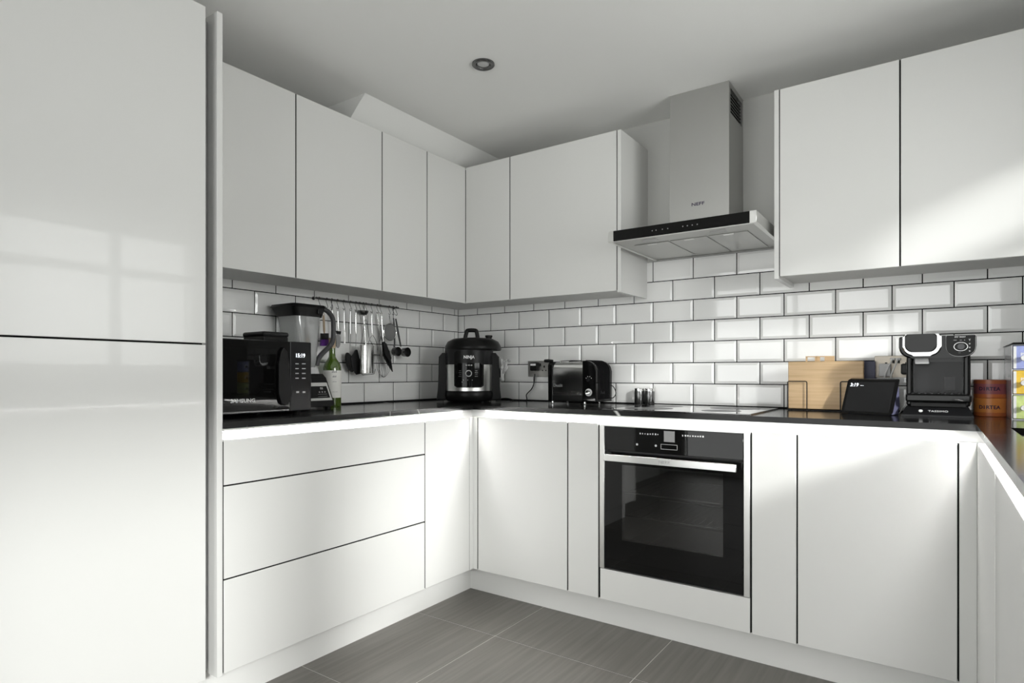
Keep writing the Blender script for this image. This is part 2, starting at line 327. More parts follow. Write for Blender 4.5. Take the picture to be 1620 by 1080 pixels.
# tiles: bevelled metro tiles on black grout
box('grout', 'grout', wk, 0.0, RW, -0.0062, 0.0, 0.88, 1.601); box('grout', 'grout', wl, 0.0, 0.0062, YP, 0.0, 0.88, 1.50)
TM = {}
def tile(parent, side, u0, u1, z0, z1):
    """side 'b' = back wall (u=x), 'l' = left wall (u=y)"""
    wd, hd = round(u1-u0, 4), round(z1-z0, 4)
    if wd < 0.006 or hd < 0.006: return
    key = (side, wd, hd)
    if key not in TM:
        i = min(0.011, wd*0.3, hd*0.3); e, d = 0.0072, 0.0095
        def q(ins, dep): return [(-wd/2+ins, dep, -hd/2+ins), (wd/2-ins, dep, -hd/2+ins), (wd/2-ins, dep, hd/2-ins), (-wd/2+ins, dep, hd/2-ins)]
        L = [q(0, 0), q(0, e), q(i, d)]
        vs = [p for l in L for p in l]; fs = [(8, 9, 10, 11)]
        for a in (0, 4):
            for k in range(4): fs.append((a+k, a+(k+1) % 4, a+4+(k+1) % 4, a+4+k))
        if side == 'b': vs = [(x, -y, z) for x, y, z in vs]
        else: vs = [(y, x, z) for x, y, z in vs]
        me = bpy.data.meshes.new('tile'); me.from_pydata(vs, [], fs); bm = bmesh.new(); bm.from_mesh(me)
        bmesh.ops.recalc_face_normals(bm, faces=bm.faces[:]); 
        n = sum((f.normal for f in bm.faces if f.calc_area() > 0.3*wd*hd), Vector())
        if (n.y > 0 if side == 'b' else n.x < 0): bmesh.ops.reverse_faces(bm, faces=bm.faces[:])
        bm.to_mesh(me); bm.free(); me.materials.append(MATS['tile_white']); TM[key] = me
    o = bpy.data.objects.new('tile', TM[key]); COL.objects.link(o); o.parent = parent; a = ANCH[parent.name]
    c = Vector(((u0+u1)/2, 0, (z0+z1)/2)) if side == 'b' else Vector((0.0, (u0+u1)/2, (z0+z1)/2)); o.location = c-a
TX, TZ, PX, PZ, G = 0.0533, 1.4044, 0.198, 0.0988, 0.0020
for r in range(-5, 2):
    zb, zt = TZ+r*PZ, TZ+(r+1)*PZ
    off = 0.0 if r % 2 == 1 else PX/2
    # r=-1 is the row just under the 1.404 line: joints at TX+k*PX
    us = [0.004]+[TX+off+k*PX for k in range(-1, 17) if 0.01 < TX+off+k*PX < RW-0.01]+[RW-0.002]
    for a, b in zip(us, us[1:]): tile(wk, 'b', a+G, b-G, max(zb+G, WZ+0.001), min(zt-G, 1.6))
for r in range(-5, 1):
    zb, zt = TZ+0.002+r*PZ, TZ+0.002+(r+1)*PZ
    us = [-0.010]+[(-0.143 if r % 2 == 1 else -0.042)-0.2005*k for k in range(0, 10) if YP < (-0.143 if r % 2 == 1 else -0.042)-0.2005*k-0.01]+[YP]
    for a, b in zip(us, us[1:]): tile(wl, 'l', b+G, a-G, max(zb+G, WZ+0.001), min(zt-G, 1.49))

# ------------------------------------------------------------------ cabinets
def front_l(name, parent, y0, y1, z0, z1, x=DB, th=0.018): return box(name, 'gloss_white', parent, x-th, x, y0, y1, z0, z1, 0.0012)
def front_b(name, parent, x0, x1, z0, z1, y=DB, th=0.018): return box(name, 'gloss_white', parent, x0, x1, -y, -y+th, z0, z1, 0.0012)
def front_r(name, parent, y0, y1, z0, z1, x=XR, th=0.018): return box(name, 'gloss_white', parent, x, x+th, y0, y1, z0, z1, 0.0012)
g = 0.0024
# left run
t = thing('drawer_unit', 'wide white gloss unit of three handleless drawers beside the tall cupboard', 'drawers', (0.28, -1.35, 0.0))
box('carcass', 'carcass', t, 0.02, 0.528, YP+0.001, -0.8985, 0.136, 0.86); box('gap_shade', 'gap_shade', t, 0.5295, 0.5465, YP+0.001, -0.8985, ZB+0.002, 0.838)
for a, b in ((0.7085, ZT), (0.4178, 0.7085), (ZB, 0.4178)): front_l('drawer_front', t, YP+0.0035, -0.8973-g, a+(g if a != ZB else 0), b-(g if b != ZT else 0))
t = thing('base_cabinet', 'narrow white gloss base cupboard between the drawers and the corner', 'cabinet', (0.28, -0.74, 0.0))
box('carcass', 'carcass', t, 0.02, 0.528, -0.897, -0.60, 0.136, 0.86); box('gap_shade', 'gap_shade', t, 0.5295, 0.5465, -0.897, -0.594, ZB+0.002, 0.838)
front_l('door', t, -0.8973+g, -0.5935, ZB, ZT)
t = thing('corner_post', 'white angled corner filler where the drawer run meets the oven run', 'filler', (0.575, -0.575, ZB))
box('filler_strip', 'gloss_white', t, DB-0.018, DB, -0.592, -DB, ZB, ZT, 0.001); box('filler_strip', 'gloss_white', t, DB-0.018, 0.5915, -DB, -DB+0.018, ZB, ZT, 0.001)
# back run
def base_b(label, x0, x1, door=True, ztop=ZT):
    t = thing('base_cabinet', label, 'cabinet', ((x0+x1)/2, -0.28, 0.0))
    box('carcass', 'carcass', t, x0, x1, -0.528, -0.02, 0.136, 0.86); box('gap_shade', 'gap_shade', t, x0-0.001, x1+0.001, -0.5465, -0.5295, ZB+0.002, 0.838)
    front_b('door', t, x0+g, x1-g, ZB, ztop); return t
base_b('white gloss base cupboard nearest the corner on the oven wall', 0.5935, 1.0820)
base_b('slim white gloss pull-out unit to the toaster side of the oven', 1.0820, 1.2295)
base_b('slim white gloss pull-out unit between oven and wide coffee machine cupboard', 1.8325, 1.9830)
base_b('wide white gloss base cupboard below the coffee machine', 1.9830, 2.4279)
t = thing('corner_post', 'white angled corner filler under the tea tins beside the sink run', 'filler', (2.455, -0.58, ZB))
box('filler_strip', 'gloss_white', t, 2.4279+g, XR, -DB, -DB+0.018, ZB, ZT, 0.001); box('filler_strip', 'gloss_white', t, XR, XR+0.018, -0.617, -DB, ZB, ZT, 0.001)
# right run (sink side)
for i, (a, b, lb) in enumerate(((-1.215, -0.6185, 'white gloss sink cupboard next to the corner filler'), (-1.82, -1.218, 'white gloss cupboard in the sink run, second from the corner'), (YR, -1.823, 'white gloss cupboard at the open end of the sink run'))):
    t = thing('base_cabinet', lb, 'cabinet', (2.76, (a+b)/2, 0.0))
    m = MB()
    if i == 0: m.box(2.511, 3.02, a, a+0.016, 0.136, 0.86).box(2.511, 3.02, b-0.016, b, 0.136, 0.86).box(2.511, 3.02, a+0.016, b-0.016, 0.136, 0.150)
    else: m.box(2.511, 3.02, a, b, 0.136, 0.86)
    m.build('carcass', 'carcass', t); box('gap_shade', 'gap_shade', t, XR+0.0195, XR+0.0365, a, b, ZB+0.002, 0.838)
    front_r('door', t, a+g, b-g, ZB, ZT)
# black fins that paint the gap shade into the joints between the fronts
def by(n): return bpy.data.objects[n]
for y, o in ((YP+0.0015, 'drawer_unit'), (-0.8973, 'drawer_unit'), (-0.5928, 'base_cabinet')): box('gap_shade', 'gap_shade', by(o), DB-0.0178, DB-0.0012, y-0.0016, y+0.0016, ZB+0.004, 0.846)
for z in (0.7085, 0.4178): box('gap_shade', 'gap_shade', by('drawer_unit'), DB-0.0178, DB-0.0015, YP+0.004, -0.8985, z-0.0013, z+0.0013)
for x, o in ((0.5935, 'base_cabinet.001'), (1.0820, 'base_cabinet.001'), (1.2312, 'base_cabinet.002'), (1.8312, 'base_cabinet.003'), (1.9830, 'base_cabinet.003'), (2.4284, 'base_cabinet.004')): box('gap_shade', 'gap_shade', by(o), x-0.0017, x+0.0017, -DB+0.0012, -DB+0.0178, ZB+0.004, 0.846)
# plinths
tag(box('plinth', 'plinth_white', None, 0.475, 0.492, -2.46, -0.4755, 0.0, ZB+0.006), 'white plinth board under the drawers and tall cupboard', 'plinth')
tag(box('plinth', 'plinth_white', None, 0.492, 2.548, -0.492, -0.475, 0.0, ZB+0.006), 'white plinth board under the oven run', 'plinth')
tag(box('plinth', 'plinth_white', None, 2.548, 2.565, YR, -0.4755, 0.0, ZB+0.006), 'white plinth board under the sink run', 'plinth')
# tall unit and its panel
t = thing('tall_cupboard', 'tall white gloss cupboard with one door above another', 'cupboard', (0.28, -2.14, 0.0))
box('carcass', 'carcass', t, 0.02, 0.50, -2.46, -1.8235, 0.136, 2.16); box('gap_shade', 'gap_shade', t, 0.52, 0.5465, -2.458, -1.8575, 0.132, 2.158)
front_l('door', t, -2.457, -1.8565, ZB+0.004, 1.1435); front_l('door', t, -2.457, -1.8565, 1.1485, 2.164)
m = MB(); m.box(0.505, 0.512, -1.8555, -1.8235, ZB+0.006, 2.15).box(0.512, 0.530, -1.8560, -1.8520, ZB+0.006, 2.15)
m.build('grip_channel', 'light_grey', t)
tag(box('end_panel', 'gloss_white', None, 0.012, 0.567, -1.8222, YP-0.0005, 0.124, 2.168, 0.001), 'tall slim white panel between tall cupboard and drawers', 'panel')
tag(box('end_panel', 'gloss_white', None, 0.012, 0.567, -2.479, -2.4605, 0.124, 2.168, 0.001), 'white side panel closing the open side of the tall cupboard', 'panel')
# wall cabinets, left run
def wall_l(label, y0, y1):
    t = thing('wall_cabinet', label, 'cabinet', (0.16, (y0+y1)/2, UB))
    box('carcass', 'carcass', t, 0.002, 0.290, y0, y1, 1.441, UT-0.002); box('gap_shade', 'gap_shade', t, 0.291, 0.2935, y0, y1, 1.445, UT-0.004)
    box('door', 'gloss_white', t, 0.294, DU, y0+g, y1-g, UB, UT, 0.0012)
wall_l('white gloss wall cupboard touching the tall panel', YP+0.001, -1.3605)
wall_l('widest white gloss wall cupboard over the blender', -1.3605, -0.9075)
wall_l('slim white gloss wall cupboard over the hanging utensils', -0.9075, -0.6095)
t = thing('wall_cabinet', 'corner white gloss wall cupboard with one slim door on the utensil wall', 'cabinet', (0.16, -0.30, UB))
box('carcass', 'carcass', t, 0.002, 0.290, -0.6095, -0.002, 1.441, UT-0.002); box('gap_shade', 'gap_shade', t, 0.291, 0.2935, -0.6095, -0.314, 1.445, UT-0.004)
box('door', 'gloss_white', t, 0.294, DU, -0.6095+g, -DU-0.001, UB, UT, 0.0012)
def wall_b(label, x0, x1, c0=None, d0=None):
    t = thing('wall_cabinet', label, 'cabinet', ((x0+x1)/2, -0.16, UB))
    box('carcass', 'carcass', t, x0 if c0 is None else c0, x1, -0.290, -0.002, 1.441, UT-0.002); box('gap_shade', 'gap_shade', t, x0, x1, -0.2935, -0.291, 1.445, UT-0.004)
    box('door', 'gloss_white', t, (x0+g) if d0 is None else d0, x1-g, -DU, -0.294, UB, UT, 0.0012)
wall_b('slim white gloss wall cupboard next to the corner, over the cooker', 0.2925, 0.6012, 0.2925, DU+0.0015)
wall_b('wide white gloss wall cupboard over the toaster, beside the hood', 0.6012, 1.1925)
tag(box('end_panel', 'gloss_white', None, 1.1935, 1.2115, -0.311, -0.0005, 1.424, UT, 0.001), 'white end panel of the wall cupboards on the toaster side of the hood', 'panel')
tag(box('end_panel', 'gloss_white', None, 1.8575, 1.8750, -0.313, -0.0005, 1.424, UT, 0.001), 'white end panel of the wall cupboards on the coffee machine side of the hood', 'panel')
wall_b('white gloss wall cupboard over the chopping boards, beside the hood', 1.8757, 2.2700)
wall_b('white gloss wall cupboard over the coffee machine', 2.2700, 2.6650)
wall_b('white gloss wall cupboard over the tea caddy, next to the window wall', 2.6650, RW-0.003)

for y, o in ((-1.3605, 'wall_cabinet'), (-0.9075, 'wall_cabinet.001'), (-0.6095, 'wall_cabinet.002')): box('gap_shade', 'gap_shade', by(o), 0.2942, DU-0.0012, y-0.0017, y+0.0017, UB+0.003, UT-0.001)
box('gap_shade', 'gap_shade', by('wall_cabinet.003'), DU-0.006, DU-0.0005, -DU-0.0008, -DU+0.0006, UB+0.002, UT-0.001)
for x, o in ((0.6012, 'wall_cabinet.004'), (1.1922, 'wall_cabinet.005'), (1.8765, 'wall_cabinet.006'), (2.2700, 'wall_cabinet.006'), (2.6650, 'wall_cabinet.007')): box('gap_shade', 'gap_shade', by(o), x-0.0017, x+0.0017, -DU+0.0012, -0.2942, UB+0.003, UT-0.001)

# ------------------------------------------------------------------ worktop, channels, LED strips
WF = 0.572; XW = RW+0.003-WF   # worktop front depth; front of the sink run
m = MB(); zb = WZ-WT
SX0, SX1, SY0, SY1 = 2.543, 2.93, -0.93, -0.645     # sink cut-out
m.box(0.0045, WF, YP, -WF, zb, WZ).box(0.0045, RW-0.001, -WF, -0.0045, zb, WZ)
m.box(XW, SX0, YR, -WF, zb, WZ).box(SX1, RW-0.001, YR, -WF, zb, WZ).box(SX0, SX1, SY1, -WF, zb, WZ).box(SX0, SX1, YR, SY0, zb, WZ)
tag(m.build('worktop', 'black_marble'), 'polished black stone worktop with thin white veins', 'worktop')
t = thing('sink', 'dark sink bowl let into the worktop beside the tea caddy', 'sink', (2.736, -0.79, 0.72))
m = MB(); s = 0.004
m.box(SX0-s, SX0, SY0-s, SY1+s, 0.72, zb-0.001).box(SX1, SX1+s, SY0-s, SY1+s, 0.72, zb-0.001).box(SX0, SX1, SY0-s, SY0, 0.72, zb-0.001).box(SX0, SX1, SY1, SY1+s, 0.72, zb-0.001).box(SX0-s, SX1+s, SY0-s, SY1+s, 0.716, 0.72)
m.build('bowl', 'sink_composite', t)
MB().lathe([(0.0, 0), (0.04, 0), (0.042, 0.003), (0.02, 0.005), (0, 0.004)], (2.736, -0.79, 0.7205), 24).build('drain', 'chrome', t)
def channel(label, lab2, seg, ax):
    t = thing('handle_channel', label, 'channel', seg[0]); 
    for nm, mt, bx in seg[1]: box(nm, mt, t, *bx)
    l = thing('led_strip', lab2, 'light strip', seg[2]); 
    for nm, mt, bx in seg[3]: box(nm, mt, l, *bx)
zl = zb-0.001
channel('white recessed grip channel above the drawers', 'glowing white light strip under the worktop above the drawers', ((0.54, -1.2, 0.83),
    [('back_plate', 'satin_white', (0.5300, 0.5330, YP+0.001, -0.531, 0.8405, zl)), ('shelf', 'satin_white', (0.533, 0.5475, YP+0.001, -0.549, 0.8405, 0.8435))],
    (0.557, -1.2, 0.87), [('rail', 'steel', (0.5510, 0.5635, YP+0.002, -0.64, 0.8785, zl)), ('diffuser', 'led', (0.5530, 0.5615, YP+0.01, -0.645, 0.8765, 0.8784))]), 1)
channel('white recessed grip channel above the oven', 'glowing white light strip under the worktop above the oven', ((1.5, -0.54, 0.83),
    [('back_plate', 'satin_white', (0.531, 2.511, -0.5330, -0.5300, 0.8405, zl)), ('shelf', 'satin_white', (0.549, 2.491, -0.5475, -0.533, 0.8405, 0.8435))],
    (1.5, -0.557, 0.87), [('rail', 'steel', (0.64, 2.40, -0.5635, -0.5510, 0.8785, zl)), ('diffuser', 'led', (0.645, 2.395, -0.5615, -0.5530, 0.8765, 0.8784))]), 0)
channel('white recessed grip channel above the sink cupboards', 'glowing white light strip under the worktop above the sink cupboards', ((2.5, -1.5, 0.83),
    [('back_plate', 'satin_white', (2.5065, 2.5095, YR, -0.531, 0.8405, zl)), ('shelf', 'satin_white', (2.4915, 2.5065, YR, -0.549, 0.8405, 0.8435))],
    (2.482, -1.5, 0.87), [('rail', 'steel', (2.4757, 2.4882, YR+0.01, -0.60, 0.8785, zl)), ('diffuser', 'led', (2.4777, 2.4862, YR+0.02, -0.605, 0.8765, 0.8784))]), 1)

# ------------------------------------------------------------------ oven
OX0, OX1 = 1.2347, 1.8296
t = thing('oven', 'built-in black glass oven with steel side trims and bar handle', 'oven', (1.532, -0.28, 0.257))
yf = -0.566
m = MB()
m.box(OX0+0.02, OX0+0.07, -0.53, -0.05, 0.262, 0.843).box(OX1-0.07, OX1-0.02, -0.53, -0.05, 0.262, 0.843).box(OX0+0.07, OX1-0.07, -0.53, -0.05, 0.262, 0.35).box(OX0+0.07, OX1-0.07, -0.53, -0.05, 0.72, 0.843).box(OX0+0.07, OX1-0.07, -0.08, -0.05, 0.35, 0.72)
m.build('cavity', 'oven_inside', t)
for x0_, x1_ in ((OX0, 1.2570), (1.8073, OX1)):
    box('side_trim', 'steel', t, x0_, x1_, yf-0.004, yf+0.03, 0.2575, 0.848, 0.0015)
box('top_trim', 'steel', t, 1.2570, 1.8073, yf-0.003, yf+0.03, 0.8425, 0.848)
cp = box('control_panel', 'black_glass', t, 1.2575, 1.8068, yf-0.003, yf+0.03, 0.7455, 0.8420, 0.0015)
box('display', 'mid_grey', cp, 1.5105, 1.5535, yf-0.0036, yf-0.003, 0.7935, 0.8355)
m = MB()
for a, b, c, d in ((1.498, 1.564, 0.764, 0.7655), (1.498, 1.564, 0.7825, 0.784), (1.498, 1.4995, 0.764, 0.784), (1.5625, 1.564, 0.764, 0.784)): m.box(a, b, yf-0.0036, yf-0.003, c, d)
m.build('button_frame', 'light_grey', cp)
m = MB()
for i in range(8): m.box(1.411+i*0.0105, 1.411+i*0.0105+random.uniform(0.003, 0.007), yf-0.0036, yf-0.003, 0.8175+random.uniform(-0.001, 0.001), 0.8215+random.uniform(0, 0.002))
for i in range(9): m.box(1.583+i*0.0095, 1.583+i*0.0095+random.uniform(0.003, 0.007), yf-0.0036, yf-0.003, 0.8195+random.uniform(-0.001, 0.001), 0.8235+random.uniform(0, 0.002))
m.build('symbols', 'white_print', cp)['kind'] = 'stuff'
for x in (1.400, 1.478): MB().lathe([(0, -0.0007), (0.0045, -0.0007), (0.0045, 0), (0, 0)], (x, yf-0.003, 0.776), 16, 'y').build('touch_button', 'light_grey', cp)
# door: opaque black glass border and a see-through window
m = MB(); da, db, dc, dd = 1.2585, 1.8058, 0.2615, 0.738; wa, wb_, wc, wd = 1.335, 1.735, 0.385, 0.690
m.box(da, wa, yf-0.003, yf+0.02, dc, dd).box(wb_, db, yf-0.003, yf+0.02, dc, dd).box(wa, wb_, yf-0.003, yf+0.02, dc, wc).box(wa, wb_, yf-0.003, yf+0.02, wd, dd)
dr = m.build('oven_door', 'black_glass', t)
box('oven_window', 'oven_glass', dr, wa, wb_, yf-0.003, yf+0.003, wc, wd)
m = MB(); hz0, hz1 = 0.706, 0.7335
m.box(1.272, 1.792, yf-0.045, yf-0.033, hz0, hz1, 0.0015).box(1.285, 1.300, yf-0.034, yf-0.003, hz0+0.006, hz1-0.006).box(1.765, 1.780, yf-0.034, yf-0.003, hz0+0.006, hz1-0.006)
h = m.build('handle', 'satin_chrome', dr)
text('NEFF', 0.014, 'grey_print', dr, (1.527, yf-0.0452, 0.7195), (1, 0, 0), (0, 0, 1), sx=1.5)
for z in (0.47, 0.565):
    m = MB(); m.tube([(1.31, -0.50, z), (1.755, -0.50, z)], 0.0028, 6).tube([(1.31, -0.12, z), (1.755, -0.12, z)], 0.0028, 6)
    for i in range(14): m.tube([(1.325+i*0.032, -0.50, z), (1.325+i*0.032, -0.12, z)], 0.0016, 5)
    m.build('oven_rack', 'chrome', t)
t = thing('oven_cabinet', 'white gloss housing panel below the oven', 'cabinet', (1.532, -0.28, 0.0))
box('carcass', 'carcass', t, 1.2315, 1.8320, -0.528, -0.02, 0.136, 0.256); front_b('door', t, 1.2355, 1.8290, ZB, 0.2548)
box('gap_shade', 'gap_shade', t, 1.2315, 1.2335, -0.5465, -0.5295, ZB+0.002, 0.838); box('gap_shade', 'gap_shade', t, 1.8305, 1.8320, -0.5465, -0.5295, ZB+0.002, 0.838)

# ------------------------------------------------------------------ hob, hood
HZ = WZ+0.0045
t = thing('hob', 'black glass hob set flush in the worktop under the hood', 'hob', (1.53, -0.31, WZ))
box('glass', 'hob_glass', t, 1.237, 1.824, -0.545, -0.078, WZ+0.0003, HZ, 0.0012)
box('side_trim', 'dark_steel', t, 1.824, 1.8265, -0.545, -0.078, WZ+0.0003, HZ+0.0008); box('side_trim', 'dark_steel', t, 1.2345, 1.237, -0.545, -0.078, WZ+0.0003, HZ+0.0008)
for x, y, r in ((1.38, -0.20, 0.075), (1.38, -0.40, 0.10), (1.68, -0.20, 0.10), (1.68, -0.40, 0.075)):
    MB().lathe([(r-0.001, 0), (r, 0), (r, 0.0002), (r-0.001, 0.0002)], (x, y, HZ), 40).build('cooking_ring', 'graphite', t)
t = thing('extractor_hood', 'steel chimney extractor hood with black glass control strip', 'hood', (1.545, -0.26, 1.603))
hx0, hx1, hy, h0, h1 = 1.2535, 1.8420, -0.527, 1.603, 1.648
# canopy: slim tray, open recess below
box('canopy', 'hood_steel', t, hx0, hx1, hy, -0.0105, h0+0.004, h1, 0.0008)
m = MB(); m.box(hx0, hx0+0.024, hy-0.0015, hy, h0, h1, 0.0005).box(hx1-0.024, hx1, hy-0.0015, hy, h0, h1, 0.0005).box(hx0, hx1, hy, hy+0.012, h0, h0+0.004).box(hx0, hx0+0.014, hy+0.012, -0.0105, h0, h0+0.004).box(hx1-0.014, hx1, hy+0.012, -0.0105, h0, h0+0.004)
m.build('rim', 'steel', t)
cs = box('control_strip', 'black_gloss', t, hx0+0.0245, hx1-0.0245, hy-0.002, hy, h0+0.001, h1-0.001, 0.0005)
m = MB()
for x in (1.445, 1.461, 1.487, 1.509, 1.569, 1.587, 1.606, 1.625): m.box(x, x+0.004, hy-0.0025, hy-0.002, 1.6235, 1.6275)
m.build('symbols', 'grey_print', cs)['kind'] = 'stuff'
for i in range(3):
    a = hx0+0.06+i*0.158; f = box('grease_filter', 'hood_steel', t, a, a+0.150, hy+0.13, -0.04, h0+0.0015, h0+0.0038, 0.0008)
    box('filter_latch', 'steel', f, a+0.055, a+0.095, hy+0.137, hy+0.152, h0+0.0005, h0+0.0015)
for x in (hx0+0.155, hx1-0.155): box('lamp_lens', 'light_grey', t, x-0.03, x+0.03, hy+0.055, hy+0.085, h0+0.0022, h0+0.0038)
m = MB(); cx0, cx1, cy = 1.407, 1.663, -0.2255
va, vb, vc, vd = -0.205, -0.018, 2.158, 2.262      # side outlet opening
m.box(cx0, cx1, cy, cy+0.003, h1, CH-0.0005).box(cx0, cx0+0.003, cy+0.003, -0.0005, h1, CH-0.0005).box(cx1-0.003, cx1, cy+0.003, va, h1, CH-0.0005).box(cx1-0.003, cx1, vb, -0.0005, h1, CH-0.0005).box(cx1-0.003, cx1, va, vb, h1, vc).box(cx1-0.003, cx1, va, vb, vd, CH-0.0005)
ch = m.build('chimney', 'hood_steel', t)
m = MB()
for i in range(7): m.box(cx1-0.014, cx1-0.006, va, vb, vc+0.004+i*0.0145, vc+0.009+i*0.0145)
m.build('vent_grille', 'dark_steel', ch); box('vent_back', 'black_plastic', ch, cx1-0.03, cx1-0.02, va-0.01, vb+0.01, vc-0.01, vd+0.01)
text('NEFF', 0.019, 'ink', ch, at(1104, 322.5, 1, cy-0.0004), (1, 0, 0), (0, 0, 1), sx=1.35, bold=0.0004)

# ------------------------------------------------------------------ ceiling downlight
t = thing('downlight', 'round recessed ceiling downlight with dark steel ring', 'light', (0.9006, -0.9208, CH-0.006))
MB().lathe([(0.045, 0.0058), (0.045, 0.001), (0.041, -0.002), (0.030, 0.0), (0.026, 0.0058)], (0.9006, -0.9208, CH-0.006), 40).build('bezel', 'dark_steel', t)
MB().lathe([(0.0, 0.0035), (0.018, 0.002), (0.0245, 0.0055), (0.0, 0.0057)], (0.9006, -0.9208, CH-0.006), 32).build('lamp_lens', 'light_grey', t)
# ------------------------------------------------------------------ utensil rail and hanging utensils
UX = 0.046
def U(px, py, x=UX): return at(px, py, 0, x)
RZ = 1.4055
ra, rb = U(503, 473, 0.038).y, U(628, 487, 0.038).y
t = thing('utensil_rail', 'slim steel rail fixed to the tiles under the wall cupboards', 'rail', (0.0, (ra+rb)/2, RZ))
MB().tube([(0.038, ra-0.012, RZ), (0.038, rb+0.012, RZ)], 0.004, 10).build('bar', 'dark_steel', t)
for y in (ra-0.004, rb+0.004): MB().tube([(0.0095, y, RZ), (0.038, y, RZ)], 0.0035, 8).lathe([(0.008, 0.0), (0.008, 0.003), (0.0, 0.003)], (0.0090, y, RZ), 12, 'x').build('bracket', 'dark_steel', t)
def hook(px, lab):
    y = U(px, 480, 0.038).y; m = MB(); Y = Vector((0, 1, 0)); Z = Vector((0, 0, 1)); X = Vector((1, 0, 0))
    p = arc((0.038, y, RZ), 0.0056, -60, 180, 8, X, Z)[::-1]
    p = p[::-1]+[Vector((0.0335, y, RZ-0.012)), Vector((0.042, y, RZ-0.028))]+arc((0.044, y-0.005, RZ-0.036), 0.006, 20, -190, 8, Y, Z)
    m.tube(p, 0.0013, 6)
    tag(m.build('s_hook', 'dark_steel'), lab, 'hook', 'hooks on the utensil rail')
for px, what in ((505, 'hanging empty above the blender lid'), (517, 'carrying the purple headed brush'), (525, 'carrying the utensil behind the blender handle'), (534, 'carrying the small spreader'), (544, 'carrying the palette knife'), (554.5, 'carrying the dark spoon'), (563, 'carrying the black turner'), (569, 'hanging empty between turner and ladle'), (575, 'carrying the upturned ladle'), (579, 'carrying the drum grater'), (588, 'carrying the masher'), (597, 'carrying the whisk'), (602, 'carrying the tongs'), (616, 'carrying the sieve'), (622, 'carrying the measuring cup beside the sieve'), (627, 'carrying the outermost measuring cup')):
    hook(px, 'small steel hook '+what)
def uthing(name, label, px, py): return thing(name, label, 'utensil', U(px, py), 'utensils hanging on the rail')
def handle(t, px0, py0, px1, py1, r=0.0048, mt='satin_chrome', x=UX):
    a, b = U(px0, py0, x), U(px1, py1, x); n = 6; pts = [a.lerp(b, i/n) for i in range(n+1)]
    m = MB().tube(pts, r, 10, rs=[(r*0.7, r*0.7)]+[(r*0.62, r)]*(n-1)+[(r*0.5, r*0.55)]); 
    m.tube(arc(a+Vector((0, 0, 0.006)), 0.006, 0, 360, 12, (0, 1, 0), (0, 0, 1)), 0.0011, 5)
    return m.build('handle', mt, t)
def rod(t, px0, py0, px1, py1, r=0.0016, mt='dark_steel', x=UX, name='shaft'): return MB().tube([U(px0, py0, x), U(px1, py1, x)], r, 6).build(name, mt, t)
def blade(t, pts, th, mt, name='blade', x=UX):
    P = [U(px, py, x) for px, py in pts]; return MB().prism([(p.y, p.z) for p in P], 0, x-th/2, x+th/2).build(name, mt, t)
def ell(cx, cy, rx, ry, n=16, rot=0):
    out = []
    for k in range(n):
        a = 2*math.pi*k/n; u, v = rx*math.cos(a), ry*math.sin(a); out.append((cx+u*math.cos(rot)-v*math.sin(rot), cy+u*math.sin(rot)+v*math.cos(rot)))
    return out
t = uthing('pastry_brush', 'brush with tan handle and purple head behind the blender handle', 513, 545)
handle(t, 512, 499, 513, 527, 0.006, 'tan'); blade(t, [(508, 527), (519, 527), (519, 537), (508, 537)], 0.010, 'black_plastic', 'ferrule'); blade(t, [(508, 537), (519, 537), (520, 547), (507, 547)], 0.012, 'purple', 'bristles')
t = uthing('serving_fork', 'steel handled utensil half hidden behind the blender handle', 529, 540)
handle(t, 525.5, 491, 528, 524); rod(t, 528, 524, 529, 535); blade(t, [(527, 535), (531.5, 535), (532, 548), (527, 548)], 0.003, 'dark_steel')
t = uthing('spreader', 'steel handled spreader with a small grey oval head', 535, 550)
handle(t, 534.5, 492, 535.5, 523); blade(t, [(532, 523), (539, 524), (538, 529), (533, 528)], 0.008, 'black_plastic', 'collar'); blade(t, ell(534.5, 539, 4, 11.5), 0.003, 'mid_grey')
t = uthing('palette_knife', 'steel palette knife with a narrow bright blade', 545, 545)
handle(t, 544.5, 492, 545, 525); blade(t, [(543.4, 525), (546.8, 525), (546.4, 543.5), (543.8, 543.5)], 0.002, 'chrome')
t = uthing('slotted_spoon', 'steel handled spoon with a dark spoon head', 553, 588)
handle(t, 554.5, 492, 554.5, 528); rod(t, 554.5, 528, 553.5, 558); blade(t, ell(553, 573, 5.2, 16, rot=-0.25), 0.009, 'black_plastic', 'bowl')
t = uthing('turner', 'steel handled turner with a broad black blade', 563, 592)
handle(t, 563, 494, 563.3, 528); rod(t, 563.3, 528, 563, 556); blade(t, [(562, 553), (565, 553), (568, 565), (574.5, 590), (563.5, 592.5), (557, 582), (554.5, 566)], 0.004, 'charcoal', x=UX+0.006)
t = uthing('ladle', 'steel ladle hung bowl upward with its handle pointing down', 577, 545)
LX = 0.034; c = U(574.5, 497, LX); MB().lathe([(0.0, -0.004), (0.018, -0.003), (0.027, 0.008), (0.029, 0.018), (0.027, 0.018), (0.025, 0.009), (0.017, -0.001), (0.0, -0.002)], c, 24, sx=0.8).build('bowl', 'dark_steel', t)
MB().tube([U(575.5, 500, LX), U(577, 520, LX), U(578.5, 541, LX)], 0.0052, 10, rs=[(0.004, 0.0055), (0.004, 0.0062), (0.003, 0.005)]).build('handle', 'satin_chrome', t); rod(t, 578.5, 541, 579, 560, 0.003, 'satin_chrome', LX)
t = uthing('potato_masher', 'steel masher with two splayed wire legs', 589, 560)
handle(t, 588.2, 497, 589, 530); b = U(589, 529)
for dx in (-7, 8): MB().tube(smooth([b, U(589+dx*0.55, 536), U(589+dx, 547), U(589+dx, 560)], 4), 0.0014, 6).build('wire_leg', 'dark_steel', t)
